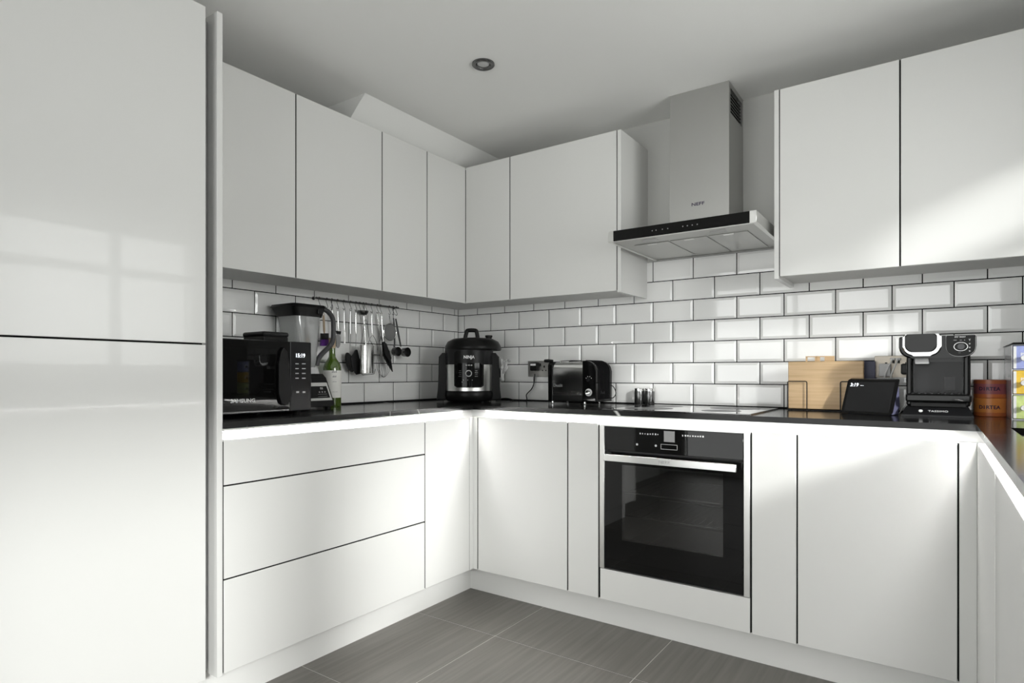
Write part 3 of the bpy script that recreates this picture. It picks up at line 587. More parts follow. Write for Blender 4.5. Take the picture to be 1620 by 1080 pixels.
blade(t, [(581, 559), (598, 561), (598, 563), (581, 561)], 0.03, 'dark_steel', 'mashing_plate', UX-0.012)
t = uthing('rotary_grater', 'steel drum grater hanging from a wire bail', 580, 592)
gx = UX+0.040; a, b = U(580.5, 546, gx), U(580.5, 590, gx); gr = (U(591, 565, gx)-U(570, 565, gx)).length/2
MB().lathe([(gr*0.98, a.z-b.z), (gr, a.z-b.z-0.002), (gr*0.93, 0.0), (gr*0.89, 0.0), (gr*0.95, a.z-b.z)], b, 28, sx=0.50).build('drum', 'satin_chrome', t)
MB().tube(smooth([U(570.5, 547, gx), U(572.5, 536, gx), U(579, 505, UX), U(584, 533, gx), U(590, 547, gx)], 6), 0.0012, 6).build('wire_bail', 'dark_steel', t)
m = MB(); m.tube([U(569, 588, gx), U(574, 593, gx+0.02), U(592, 591, gx+0.02), U(593.5, 584, gx)], 0.0016, 6); m.build('foot_wire', 'dark_steel', t)
t = uthing('whisk', 'steel balloon whisk with loose wire loops', 606, 597)
WX = 0.032; handle(t, 597.5, 498, 602.5, 530, x=WX)
for w_, dx in ((9, 0), (6, 0.009), (6, -0.009), (2.5, 0.0)):
    MB().tube(smooth([U(602.5, 530, WX), U(604-w_*0.8, 560, WX+dx), U(606-w_, 584, WX+dx), U(607, 596.5, WX+dx), U(607+w_, 584, WX+dx), U(604.5+w_*0.8, 560, WX+dx), U(602.5, 530, WX)], 5), 0.0009, 5).build('wire_loop', 'dark_steel', t)
t = uthing('kitchen_tongs', 'steel tongs with two long black tips', 615, 588)
handle(t, 603.6, 499, 606.5, 541, 0.005, x=UX+0.012)
blade(t, [(604.5, 541), (608, 540), (616, 556), (621, 588), (613, 576), (606, 562)], 0.006, 'black_plastic', 'tip', UX+0.018); blade(t, [(606, 541), (611, 543), (619, 566), (617, 574), (609, 560)], 0.005, 'charcoal', 'tip', UX+0.028)
t = uthing('sieve', 'small round steel sieve hanging from its loop', 617, 545)
c = U(617, 525, UX+0.006); rr = (U(627, 525)-U(607.5, 525)).length/2
MB().tube(arc(c, rr, 0, 360, 24, (0, 1, 0), (0, 0, 1)), 0.0022, 6).build('rim', 'chrome', t)
MB().lathe([(rr*0.97, 0.0), (rr*0.8, -0.018), (rr*0.45, -0.028), (0, -0.031)], c, 24, 'x').build('mesh_bowl', 'wire_mesh', t)
MB().tube([U(616, 499), U(616.5, 507, UX+0.004), c+Vector((0, 0, rr))], 0.003, 8).build('handle', 'chrome', t)
t = thing('measuring_cup', 'dark steel measuring cup hanging highest beside the sieve', 'measuring cup', U(624, 566), 'measuring cups on the rail')
c = U(624, 556, UX+0.012); MB().lathe([(0.0, 0), (0.022, 0), (0.024, 0.028), (0.0225, 0.028), (0.021, 0.002), (0, 0.002)], c, 24, 'x').build('cup', 'dark_steel', t)
MB().tube([U(622.5, 503), U(624.5, 520), U(624, 549, UX+0.012)], 0.004, 8, rs=[(0.003, 0.004), (0.0015, 0.006), (0.0015, 0.005)]).build('handle', 'graphite', t)
t = thing('measuring_cup', 'dark steel measuring cup hanging outermost, next to the bare tiles', 'measuring cup', U(638, 567), 'measuring cups on the rail')
c = U(638.5, 557, UX+0.016); MB().lathe([(0.0, 0), (0.0225, 0), (0.025, 0.03), (0.0235, 0.03), (0.0215, 0.002), (0, 0.002)], c, 24, 'x').build('cup', 'dark_steel', t)
MB().tube([U(626, 504), U(629, 522), U(634, 548, UX+0.014)], 0.004, 8, rs=[(0.003, 0.005), (0.0015, 0.0075), (0.0015, 0.006)]).build('handle', 'graphite', t)

# ------------------------------------------------------------------ microwave
FX = 0.40; my0, my1 = -1.792, -1.3535; mz0, mz1 = WZ+0.012, 1.1765
t = thing('microwave', 'glossy black microwave oven beside the tall panel', 'microwave', (0.22, (my0+my1)/2, WZ))
box('body', 'black_plastic', t, 0.03, FX-0.022, my0+0.003, my1-0.003, mz0, mz1-0.002, 0.006, 2)
yd = U(459, 590, FX).y
d = box('door', 'black_gloss', t, FX-0.022, FX, my0, yd, mz0-0.002, mz1, 0.004, 2)
wa, wb_ = my0+0.02, U(437, 590, FX).y
box('door_window', 'black_glass', d, FX-0.001, FX+0.0008, wa, wb_, mz0+0.045, mz1-0.03, 0.0006)
cp = box('control_panel', 'dark_satin', t, FX-0.022, FX-0.001, yd+0.001, my1, mz0-0.002, mz1, 0.004, 2)
hp = []
for px, py in ((449, 549), (455, 556), (458, 575), (458, 606), (463, 622), (456, 640), (450, 641), (445, 638), (440.5, 622), (441, 575), (444, 556)): q_ = U(px, py, FX+0.012); hp.append((q_.y, q_.z))
MB().prism(hp, 0, FX, FX+0.014, 0.004, 2).build('handle', 'black_plastic', d)
for yy in (my0+0.04, my1-0.04):
    for xx in (0.07, 0.36): MB().lathe([(0.014, 0), (0.016, 0.012)], (xx, yy, WZ+0.0003), 14).build('foot', 'black_plastic', t)
text('SAMSUNG', 0.0175, 'white_print', d, U(384.5, 634.0, FX+0.0006), (0, 1, 0), (0, 0, 1), sx=1.15, bold=0.0003)
text('15:19', 0.021, 'digit', cp, U(475, 562.5, FX-0.0006), (0, 1, 0), (0, 0, 1), name='clock_digits', sx=0.95, bold=0.0003)
for i in range(4):
    for j, px in enumerate((470, 481)): 
        p = U(px, 575+i*7.6, FX-0.0006); n_ = box('button_mark', 'light_grey', cp, FX-0.001, FX-0.0006, p.y-0.007-0.002*j, p.y+0.007, p.z-0.0022, p.z+0.0010)
for px in (471, 481): p = U(px, 620, FX-0.0006); box('button_mark', 'light_grey', cp, FX-0.001, FX-0.0006, p.y-0.006, p.y+0.006, p.z-0.003, p.z+0.003)
p = U(391, 624, FX); text('- -', 0.012, 'light_grey', d, U(390, 625, FX+0.0004), (0, 1, 0), (0, 0, 1)); 
box('bottom_strip', 'dark_steel', d, FX-0.001, FX+0.001, my0+0.006, yd-0.006, mz0+0.002, mz0+0.007)
t = thing('lidded_tray', 'low black lidded tray lying on top of the microwave', 'tray', (0.22, -1.46, mz1))
a, b = U(416, 530, 0.31).y, U(458, 530, 0.31).y; zt = U(420, 523.5, 0.31).z; xk = max(0.06, at(382.5, 530, 1, a).x)
box('tray', 'black_plastic', t, xk+0.003, 0.308, a+0.004, b-0.004, mz1+0.0003, mz1+(zt-mz1)*0.55, 0.004, 2); box('lid', 'charcoal', t, xk, 0.311, a, b, mz1+(zt-mz1)*0.5, zt, 0.009, 3)

# ------------------------------------------------------------------ blender
bx0, bx1 = 0.035, 0.195; by0, by1 = -1.278, -1.128
t = thing('blender', 'countertop blender with clear jug and black lid beside the microwave', 'blender', (0.115, -1.2, WZ))
m = MB(); B = lambda x0, x1, y0, y1, z: [(x0, y0, z), (x1, y0, z), (x1, y1, z), (x0, y1, z)]
m.hexa(B(0.02, 0.225, -1.318, -1.108, WZ+0.010), B(0.02, 0.225, -1.318, -1.108, WZ+0.03)).hexa(B(0.02, 0.225, -1.318, -1.108, WZ+0.03), B(0.035, 0.190, -1.288, -1.122, WZ+0.132)).hexa(B(0.035, 0.190, -1.288, -1.122, WZ+0.132), B(0.045, 0.180, -1.275, -1.132, WZ+0.150))
for x in (0.05, 0.2):
    for y in (-1.28, -1.12): m.lathe([(0.012, 0), (0.012, 0.0105)], (x, y, WZ+0.0003), 12)
base = m.build('motor_base', 'black_plastic', t)
# sloping control panel on the front of the base
def slope(z): return 0.225-(z-WZ-0.03)*(0.035/0.102)
def ysl(z): return (z-WZ-0.03)*(0.014/0.102)
def panel(z0, z1, ins, off, mt, nm):
    x0_, x1_ = slope(z0)+off, slope(z1)+off; q = [(x0_, -1.318+ysl(z0)+ins, z0), (x0_, -1.108-ysl(z0)-ins, z0), (x1_, -1.108-ysl(z1)-ins, z1), (x1_, -1.318+ysl(z1)+ins, z1)]
    return MB().hexa([(a-0.004, b, c) for a, b, c in q], q).build(nm, mt, base if nm == 'panel_frame' else t)
panel(WZ+0.036, WZ+0.112, 0.006, 0.0015, 'satin_chrome', 'panel_frame'); pg = panel(WZ+0.047, WZ+0.097, 0.014, 0.0024, 'black_gloss', 'button_panel')
def pp(y, z): return (slope(z)+0.0029, y, z)
upv = Vector((-0.035, 0, 0.102)).normalized()
for y, z, s, w in ((-1.160, WZ+0.087, '88', 0.015), (-1.174, WZ+0.073, 'o', 0.014), (-1.160, WZ+0.073, 'o', 0.014), (-1.146, WZ+0.073, 'o', 0.014)): text(s, w, 'light_grey', pg, pp(y, z), (0, 1, 0), upv, name='symbol')
for z in (WZ+0.063, WZ+0.053):
    p = Vector(pp(-1.16, z)); MB().box(p.x-0.0002, p.x+0.0003, -1.185, -1.138, z-0.0006, z+0.0006).build('symbol', 'mid_grey', pg)
def ring(x0, x1, y0, y1, z, r, n=5):
    out = []
    for cx_, cy_, a0_ in ((x1-r, y1-r, 0), (x0+r, y1-r, 90), (x0+r, y0+r, 180), (x1-r, y0+r, 270)):
        for k in range(n): a = R(a0_+90*k/(n-1)); out.append(Vector((cx_+r*math.cos(a), cy_+r*math.sin(a), z)))
    return out
MB().hexa([tuple(v) for v in ring(0.058, 0.188, -1.265, -1.139, WZ+0.1505, 0.03)], [tuple(v) for v in ring(0.062, 0.184, -1.26, -1.145, WZ+0.1775, 0.03)]).build('collar', 'light_grey', t)
# jug: thin walled tapering box
def shell(rings, nm, mt, parent, capb=True):
    m = MB(); L = [[m.bm.verts.new(p) for p in rg] for rg in rings]; n = len(L[0])
    for a, b in zip(L, L[1:]):
        for k in range(n): m.bm.faces.new((a[k], a[(k+1) % n], b[(k+1) % n], b[k]))
    if capb: m.bm.faces.new(L[0][::-1])
    return m.build(nm, mt, parent)
jz0, jz1 = WZ+0.178, 1.306
jug = shell([ring(0.070, 0.178, -1.245, -1.160, jz0, 0.02), ring(0.066, 0.182, -1.250, -1.156, jz0+0.03, 0.02), ring(bx0+0.006, bx1-0.008, by0+0.006, by1-0.010, jz1, 0.024)], 'jug', 'jar_clear', t)
MB().lathe([(0.010, 0), (0.009, 0.10), (0.004, 0.155), (0.0, 0.158)], (0.113, -1.198, jz0+0.002), 14).build('blade_shaft', 'light_grey', jug)
for k, (z, a) in enumerate(((0.02, 20), (0.06, 110), (0.10, 65))):
    c = Vector((0.113, -1.198, jz0+z)); d_ = Vector((math.cos(R(a)), math.sin(R(a)), 0.15)); e_ = d_.cross(Vector((0, 0, 1))).normalized()*0.006; L_ = 0.030
    MB().hexa([c+d_*L_-Vector((0, 0, 0.0006)), c+e_-Vector((0, 0, 0.0006)), c-d_*L_-Vector((0, 0, 0.0006)), c-e_-Vector((0, 0, 0.0006))], [c+d_*L_, c+e_, c-d_*L_, c-e_]).build('cutting_blade', 'chrome', jug)
lid = MB().hexa([tuple(v) for v in ring(bx0+0.004, bx1-0.006, by0+0.004, by1-0.004, 1.300, 0.024)], [tuple(v) for v in ring(bx0-0.012, bx1+0.004, by0-0.012, by1+0.006, 1.340, 0.024)]).hexa([tuple(v) for v in ring(bx0-0.015, bx1+0.007, by0-0.015, by1+0.010, 1.3402, 0.024)], [tuple(v) for v in ring(bx0-0.010, bx1+0.003, by0-0.010, by1+0.005, 1.351, 0.022)]).build('lid', 'black_plastic', t)
box('lid_latch', 'dark_satin', lid, bx1-0.03, bx1+0.0085, by1-0.045, by1-0.020, 1.312, 1.334, 0.003, 2)
hx = 0.115
H = lambda px, py: at(px, py, 0, 0.135)
MB().tube(smooth([H(508, 487), H(519, 493), H(526, 503), H(527.5, 515), H(526.5, 538), H(521, 548), H(509, 560), H(503.5, 568), H(501, 578)], 5), 0.011, 12, rs=None).build('handle', 'graphite', t)

# ------------------------------------------------------------------ wine bottle
bc = at(525.5, 643, 0, 0.082); bc = Vector((bc.x, bc.y, WZ+0.0003))
t = thing('wine_bottle', 'green glass bottle with a white label beside the blender', 'bottle', bc)
MB().lathe([(0, 0.006), (0.030, 0.002), (0.0385, 0), (0.0405, 0.006), (0.0405, 0.165), (0.0395, 0.18), (0.034, 0.198), (0.022, 0.215), (0.0155, 0.228), (0.0140, 0.25), (0.0135, 0.300), (0.0152, 0.302), (0.0152, 0.312), (0.012, 0.314), (0, 0.314)], bc, 36).build('glass', 'bottle_green', t)
MB().lathe([(0.0, 0.008), (0.0375, 0.008), (0.0375, 0.055), (0.0, 0.055)], bc, 28).build('wine', 'black_gloss', t)
lb = MB().lathe([(0.0408, 0.040), (0.0411, 0.041), (0.0411, 0.164), (0.0408, 0.165)], bc, 36); lb = lb.build('label', 'cream_paper', t)
vd_ = Vector((CAM.x-bc.x, CAM.y-bc.y, 0)).normalized(); xr = Vector((-vd_.y, vd_.x, 0))
for z, hgt, wdt in ((0.155, 0.010, 0.024), (0.134, 0.008, 0.018), (0.112, 0.003, 0.020), (0.066, 0.002, 0.030)):
    m = MB(); n = 6
    for k in range(n):
        a0_ = -wdt/2/0.0413+(wdt/0.0413)*k/n+0.25; a1_ = a0_+(wdt/0.0413)/n*0.7; q = []
        for a in (a0_, a1_):
            for zz in (z, z+hgt*(0.5+0.5*((k*7) % 3)/2)): q.append(bc+(vd_*math.cos(a)+xr*math.sin(a))*0.0413+Vector((0, 0, zz)))
        v = [m.bm.verts.new(p) for p in q]; m.bm.faces.new((v[0], v[2], v[3], v[1]))
    o = m.build('label_print', 'mid_grey', lb); o['kind'] = 'stuff'
MB().lathe([(0.0156, 0.268), (0.0158, 0.270), (0.0158, 0.315), (0.0, 0.3155)], bc, 24).build('capsule', 'tan', t)

# ------------------------------------------------------------------ pressure cooker
pc = Vector((0.302, -0.270, WZ)); rz = math.atan2(CAM.x-pc.x, -(CAM.y-pc.y))
t = thing('pressure_cooker', 'black and steel electric pressure cooker with domed lid in the corner', 'cooker', pc, rotz=rz, local=True)
RR = 0.131
MB().lathe([(0, 0.003), (RR*0.86, 0.003), (RR*0.98, 0.012), (RR*1.04, 0.030), (RR*1.03, 0.050), (RR, 0.060), (0, 0.060)], (0, 0, 0), 48).build('base', 'black_plastic', t)
for k in range(4): a = R(45+90*k); MB().lathe([(0.012, 0.0003), (0.012, 0.006)], (0.095*math.cos(a), 0.095*math.sin(a), 0), 12).build('foot', 'black_plastic', t)
MB().lathe([(RR*0.985, 0.058), (RR, 0.060), (RR, 0.198), (RR*0.985, 0.200)], (0, 0, 0), 48).build('steel_band', 'steel', t)
MB().lathe([(RR*0.99, 0.198), (RR*1.005, 0.201), (RR*1.0, 0.276), (RR*0.95, 0.282), (0, 0.282)], (0, 0, 0), 48).build('upper_band', 'charcoal', t)
# curved front panel
def curved(a, z0_, z1_, r0, r1, nm, mt, parent, n=10, rad=0.01):
    m = MB(); rows = []
    for i in range(n+1):
        th = -a+2*a*i/n; e = max(0.0, abs(th)/a-0.85)/0.15; ins = rad*(1-math.sqrt(max(0, 1-e*e)))
        rows.append([m.bm.verts.new((r*math.sin(th), -r*math.cos(th), z)) for r, z in ((r0, z0_+ins), (r1, z0_+ins), (r1, z1_-ins), (r0, z1_-ins))])
    for p, q in zip(rows, rows[1:]):
        for k in range(4): m.bm.faces.new((p[k], p[(k+1) % 4], q[(k+1) % 4], q[k]))
    m.bm.faces.new(rows[0]); m.bm.faces.new(rows[-1][::-1]); return m.build(nm, mt, parent)
cp = curved(0.60, 0.078, 0.270, RR-0.01, RR+0.006, 'control_panel', 'black_plastic', t)
curved(0.53, 0.082, 0.206, RR, RR+0.0072, 'touch_panel', 'black_gloss', cp)
def cyl(x, z, s, size, mt='white_print', sx=1.0, bold=0): 
    th = x/RR; return text(s, size, mt, cp, (( RR+0.0078)*math.sin(th), -(RR+0.0078)*math.cos(th), z), (math.cos(th), math.sin(th), 0), (0, 0, 1), sx=sx, bold=bold)
cyl(0.0, 0.236, 'NINJA', 0.022, sx=0.95, bold=0.0006)
for x in (-0.012, 0.0, 0.012): cyl(x, 0.194, '88', 0.009)
for i in range(4):
    z = 0.166-i*0.0095
    for x, w in ((-0.045, 0.0), (0.036, 0.0)): cyl(x, z, ('----' if i % 2 else '---')[:4], 0.013, 'white_print' if x > 0 else 'grey_print')
for x in (-0.028, -0.006, 0.016, -0.034): cyl(x, 0.118 if x != -0.034 else 0.108, 'o', 0.009)
MB().lathe([(0, -0.012), (0.012, -0.012), (0.0135, 0.002), (0, 0.002)], (-0.002, -(RR+0.006), 0.152), 24, 'y').build('dial', 'dark_satin', cp)
m = MB(); m.lathe([(0.0138, -0.003), (0.0172, -0.003), (0.0172, 0.001), (0.0138, 0.001), (0.0138, -0.003)], (-0.002, -(RR+0.0068), 0.152), 28, 'y'); m.build('dial_ring', 'light_grey', cp)
# side grips
for sgn in (-1, 1):
    pts = [(sgn*(RR-0.01), 0.262), (sgn*(RR+0.012), 0.262), (sgn*(RR+0.030), 0.240), (sgn*(RR+0.034), 0.08), (sgn*(RR+0.042), 0.012), (sgn*(RR-0.02), 0.012)]
    MB().prism(pts, 1, -0.045, 0.045, 0.006, 2).build('side_grip', 'black_plastic', t)
# lid
lo = Vector((0.022, 0.0, 0.0)); LR = 0.153
lid = MB().lathe([(0, 0.285), (LR*0.80, 0.285), (LR*0.98, 0.276), (LR*1.0, 0.282), (LR*0.985, 0.298), (LR*0.90, 0.322), (LR*0.70, 0.338), (LR*0.30, 0.344), (0, 0.345)], lo, 48).build('lid', 'black_plastic', t)
m = MB(); m.tube(smooth([lo+Vector((-0.044, 0, 0.336)), lo+Vector((-0.036, 0, 0.372)), lo+Vector((-0.028, 0, 0.384)), lo+Vector((0.012, 0, 0.384)), lo+Vector((0.020, 0, 0.372)), lo+Vector((0.026, 0, 0.336))], 4), 0.011, 10, rs=None)
m.build('lid_handle', 'black_plastic', lid)
MB().lathe([(0.016, 0.326), (0.016, 0.346), (0.020, 0.348), (0.020, 0.358), (0.0, 0.359)], lo+Vector((0.085, 0, 0)), 18).build('steam_valve', 'black_plastic', lid)

# ------------------------------------------------------------------ sockets, plug, cable, bag
def socket_face(t, x0, x1, z0, z1, mt, y=-0.0095):
    pl = box('plate', mt, t, x0, x1, y-0.008, y, z0, z1, 0.0015)
    for c in (x0+(x1-x0)*0.27, x0+(x1-x0)*0.73):
        m = MB(); zc = (z0+z1)/2
        m.box(c-0.004, c+0.004, y-0.0086, y-0.008, zc+0.006, zc+0.017).box(c-0.014, c-0.0075, y-0.0086, y-0.008, zc-0.012, zc-0.006).box(c+0.0075, c+0.014, y-0.0086, y-0.008, zc-0.012, zc-0.006)
        o = m.build('pin_holes', 'black_plastic', pl); o['kind'] = 'stuff'
    for c in (x0+(x1-x0)*0.44, x0+(x1-x0)*0.56): box('switch', 'black_plastic', pl, c-0.004, c+0.004, y-0.0105, y-0.008, z1-0.030, z1-0.014, 0.0008)
    return pl
t = thing('wall_socket', 'brushed steel double wall socket behind the toaster', 'socket', (0.59, -0.0095, 1.04)); socket_face(t, 0.517, 0.663, 1.040, 1.1265, 'socket_metal')
t = thing('wall_socket', 'nickel double wall socket behind the coffee machine', 'socket', (2.245, -0.0095, 1.04)); socket_face(t, 2.1725, 2.3185, 1.041, 1.127, 'socket_nickel')
pz = at(846, 580, 1, -0.03)
t = thing('mains_plug', 'black plug with a white sticker and its cable in the wall socket', 'plug', (pz.x, -0.018, pz.z-0.022))
pb = MB().box(pz.x-0.022, pz.x+0.024, -0.046, -0.0185, pz.z-0.022, pz.z+0.024, 0.005, 2).build('plug_body', 'black_plastic', t)
box('sticker', 'white_print', pb, pz.x-0.018, pz.x+0.016, -0.0466, -0.0459, pz.z+0.006, pz.z+0.017)
K = lambda px, py, y: at(px, py, 1, y)
cb = [K(846, 591, -0.032), K(845, 605, -0.034), K(841, 615, -0.036), K(833, 624, -0.04)]
e_ = [Vector((0.53, -0.05, WZ+0.006)), Vector((0.49, -0.055, WZ+0.0035)), Vector((0.45, -0.06, WZ+0.005)), Vector((0.40, -0.062, WZ+0.012)), Vector((0.33, -0.065, WZ+0.006))]
MB().tube(smooth(cb+e_, 6), 0.003, 8).build('cable', 'black_plastic', t)
# crumpled bag hanging from the cooker's grip
bp_ = at(793, 586, 1, -0.045)
m = MB(); bmesh.ops.create_icosphere(m.bm, subdivisions=4, radius=1.0)
for v in m.bm.verts:
    n = v.co.normalized(); k = 1+0.22*math.sin(7*n.x+3*n.z)+0.16*math.sin(11*n.z-5*n.y+1)+0.12*math.sin(17*n.x+9*n.y)
    v.co = Vector((n.x*0.030*k, n.y*0.018*k, n.z*0.062*k)); v.co.x += 0.012*n.z+0.006*math.sin(5*n.z)
bmesh.ops.translate(m.bm, verts=m.bm.verts[:], vec=bp_)
t = thing('plastic_bag', 'small crumpled white bag hanging between the cooker and the tiles', 'bag', bp_-Vector((0, 0, 0.06)))
m.build('bag_body', 'bag', t, angle=60); MB().box(bp_.x-0.012, bp_.x+0.010, bp_.y-0.034, bp_.y-0.016, bp_.z-0.040, bp_.z+0.012, 0.004, 2).build('clip', 'black_plastic', t); MB().tube(smooth([bp_+Vector((0.014, 0, 0.05)), bp_+Vector((0.026, 0.03, 0.062)), bp_+Vector((0.034, 0.064, 0.06))], 5), 0.003, 6).build('loop', 'bag', t)
MB().lathe([(0.008, 0), (0.008, -0.004), (0.004, -0.008), (0.004, -0.014), (0.007, -0.016), (0, -0.017)], (bp_.x+0.034, -0.0096, bp_.z+0.058), 12, 'y').build('wall_hook', 'light_grey', t)

# ------------------------------------------------------------------ toaster
ty0, ty1 = -0.222, -0.045; tx0, tx1 = at(867, 600, 1, ty0).x, at(942.5, 600, 1, ty0).x; tz0, tz1 = at(905, 635, 1, ty0).z, at(925, 570.5, 1, ty0).z
xa, xb = at(874, 600, 1, ty0).x, at(921, 600, 1, ty0).x
t = thing('toaster', 'two slot toaster with steel sides and ribbed black ends', 'toaster', ((tx0+tx1)/2, (ty0+ty1)/2, WZ))
def loaf(y0_, y1_, z0_, z1_, r, n=6):
    p = [(y0_, z0_), (y1_, z0_)]
    for k in range(n+1): a = R(90*k/n); p.append((y1_-r+r*math.cos(a), z1_-r+r*math.sin(a)))
    for k in range(n+1): a = R(90+90*k/n); p.append((y0_+r+r*math.cos(a), z1_-r+r*math.sin(a)))
    return p
bd = MB().prism(loaf(ty0+0.004, ty1-0.004, tz0+0.028, tz1-0.006, 0.03), 0, xa-0.001, xb+0.001).build('steel_body', 'chrome', t)
box('base', 'black_plastic', t, xa-0.001, xb+0.001, ty0+0.001, ty1-0.001, tz0, tz0+0.032, 0.002)
for y in (ty0+0.05, ty1-0.05): box('bread_slot', 'black_plastic', bd, xa+0.012, xb-0.012, y-0.014, y+0.014, tz1-0.0062, tz1-0.0045)
m = MB()
for y in (ty0+0.043, ty1-0.043): m.tube(smooth([(xa+0.02, y, tz1-0.006), (xa+0.03, y, tz1+0.002), (xb-0.03, y, tz1+0.002), (xb-0.02, y, tz1-0.006)], 4), 0.0022, 6)
m.build('slot_guard', 'chrome', bd)
MB().prism(loaf(ty0, ty1, tz0, tz1-0.002, 0.02), 0, tx0, xa, 0.003, 2).build('end_cap', 'black_gloss', t)
# control end: rounded shoulder seen from the front, ribs running over it
r = 0.052; prof = [(xb, tz0), (tx1, tz0)]+[(tx1-r+r*math.cos(R(90*k/8)), tz1-r*0.96+r*0.96*math.sin(R(90*k/8))) for k in range(9)]+[(xb, tz1)]
ec = MB().prism(prof, 1, ty0, ty1, 0.004, 2).build('end_cap', 'black_gloss', t)
for i in range(8):
    y = ty0+0.030+i*0.0165; p = [Vector((tx1+0.0008, y, tz0+0.012)), Vector((tx1+0.0008, y, tz1-r*0.96))]+[Vector((tx1-r+(r+0.0008)*math.cos(R(90*k/8)), y, tz1-r*0.96+(r*0.96+0.0008)*math.sin(R(90*k/8)))) for k in range(1, 9)]+[Vector((xb+0.004, y, tz1+0.0008))]
    MB().tube(p, 0.0032, 6).build('rib', 'dark_satin', ec)
tc_ = at(931.5, 620.5, 1, ty0); sc = at(931.5, 600.5, 1, ty0)
MB().lathe([(0, -0.003), (0.018, -0.003), (0.018, 0), (0, 0)], (tc_.x, ty0, tc_.z), 28, 'y').build('dial_plate', 'light_grey', ec)
dl = MB().lathe([(0, -0.016), (0.0105, -0.015), (0.0125, -0.004), (0.0125, -0.003), (0, -0.003)], (tc_.x, ty0, tc_.z), 24, 'y').build('timer_dial', 'chrome', ec)
MB().lathe([(0, -0.012), (0.009, -0.011), (0.010, 0), (0, 0)], (sc.x, ty0, sc.z), 20, 'y').build('slot_selector', 'dark_satin', ec)
for a in (30, 70, 110, 150): MB().lathe([(0, -0.0008), (0.0022, -0.0008), (0.0022, 0), (0, 0)], (sc.x+0.016*math.cos(R(a)), ty0, sc.z+0.016*math.sin(R(a))), 10, 'y').build('selector_mark', 'light_grey', ec)
text('Dualit', 0.022, 'mid_grey', bd, (at(882, 609, 1, ty0).x, ty0+0.0036, at(882, 609.5, 1, ty0).z), (1, 0, 0), (0, 0, 1))
text('Dualit', 0.020, 'graphite', ec, (tx1+0.0006, ty0+0.07, at(951, 621, 0, tx1).z), (0, 1, 0), (0, 0, 1))
lv = at(868, 571, 1, ty0+0.02); MB().lathe([(0, -0.004), (0.008, -0.003), (0.009, 0.018), (0.006, 0.045), (0, 0.046)], (lv.x-0.02, ty0+0.02, lv.z+0.001), 14, 'x').build('lift_lever', 'black_plastic', t)
for x in (xa-0.006, xb+0.008):
    for y in (ty0+0.012, ty1-0.012): MB().lathe([(0.006, 0.0003), (0.007, 0.003), (0.005, tz0-WZ+0.001)], (x, y, WZ), 12).build('foot', 'chrome', t)
yb_ = ty1-0.03
MB().tube(smooth([(tx1, yb_, WZ+0.095), (tx1+0.018, yb_+0.01, WZ+0.085), (tx1+0.026, yb_+0.02, WZ+0.055), (tx1+0.018, yb_+0.01, WZ+0.032), (tx1, yb_, WZ+0.030)], 6), 0.0022, 8).build('flex', 'black_plastic', t)

# ------------------------------------------------------------------ shakers behind the hob
for x, lb in ((1.185, 'small shiny black shaker by the hob, the one nearer the toaster'), (1.2375, 'small shiny black shaker at the back corner of the hob')):
    t = thing('shaker', lb, 'shaker', (x, -0.042, WZ), 'pair of shakers')
    MB().lathe([(0, 0.0003), (0.0225, 0.0003), (0.0235, 0.002), (0.0240, 0.064), (0.0235, 0.066), (0, 0.066)], (x, -0.042, WZ), 28).build('body', 'dark_steel', t)
    MB().lathe([(0.0238, 0.0662), (0.0238, 0.078), (0.022, 0.080), (0, 0.081)], (x, -0.042, WZ), 28).build('cap', 'satin_chrome', t)

# ------------------------------------------------------------------ chopping boards in a wire rack
RY = -0.125
rx0, rx1 = at(1246, 620, 1, RY).x, at(1367, 620, 1, RY).x; rz = at(1260, 603, 1, RY).z
t = thing('board_rack', 'black wire rack holding the chopping boards', 'rack', ((rx0+rx1)/2, -0.08, WZ))
xa_, xc_ = at(1276.5, 620, 1, RY).x, at(1329.5, 620, 1, RY).x; zf = WZ+0.0045
for y in (RY, RY+0.034, -0.035):
    for a, b in ((rx0, xa_), (xc_, rx1)):
        s_ = 1 if a == rx0 else -1; o_, i_ = (a, b) if s_ > 0 else (b, a)
        MB().tube([(o_, y, zf), (o_, y, rz-0.004), (o_+s_*0.003, y, rz), (i_-s_*0.005, y, rz), (i_-s_*0.001, y, rz-0.002), (i_, y, rz-0.007), (i_, y, zf)], 0.0020, 6).build('wire_loop', 'black_plastic', t)
for x in (rx0, xa_, xc_, rx1): MB().tube([(x, RY, zf), (x, -0.035, zf)], 0.0020, 6).build('base_wire', 'black_plastic', t)
for y in (RY, -0.035): MB().tube([(rx0, y, zf-0.002), (rx1, y, zf-0.002)], 0.0022, 6).build('base_wire', 'black_plastic', t)
bl, br = at(1247, 600, 1, RY+0.012).x, at(1366, 600, 1, RY+0.012).x; bz1 = at(1300, 571.3, 1, RY+0.012).z; bz0 = zf+0.0025
def board(y, tab, label):
    t0, t1, h0_, h1_ = tab; m = MB(); th = 0.009
    m.box(bl, br, y, y+th, bz0, bz1, 0.002)
    if t1 > t0:
        zt_ = at(1300, 563, 1, y).z; m.box(t0, h0_, y, y+th, bz1-0.002, zt_).box(h1_, t1, y, y+th, bz1-0.002, zt_).box(h0_, h1_, y, y+th, zt_-0.004, zt_)
    return tag(m.build('chopping_board', 'bamboo'), label, 'chopping board', 'bamboo chopping boards in the rack')
g0 = lambda px, y: at(px, 567, 1, y).x
board(RY+0.010, (0, 0, 0, 0), 'front bamboo chopping board without a raised tab')
y_ = RY+0.0195; board(y_, (g0(1274.5, y_), g0(1291, y_), g0(1277, y_), g0(1289, y_)), 'bamboo chopping board with a raised slotted tab near its end, behind the front board')
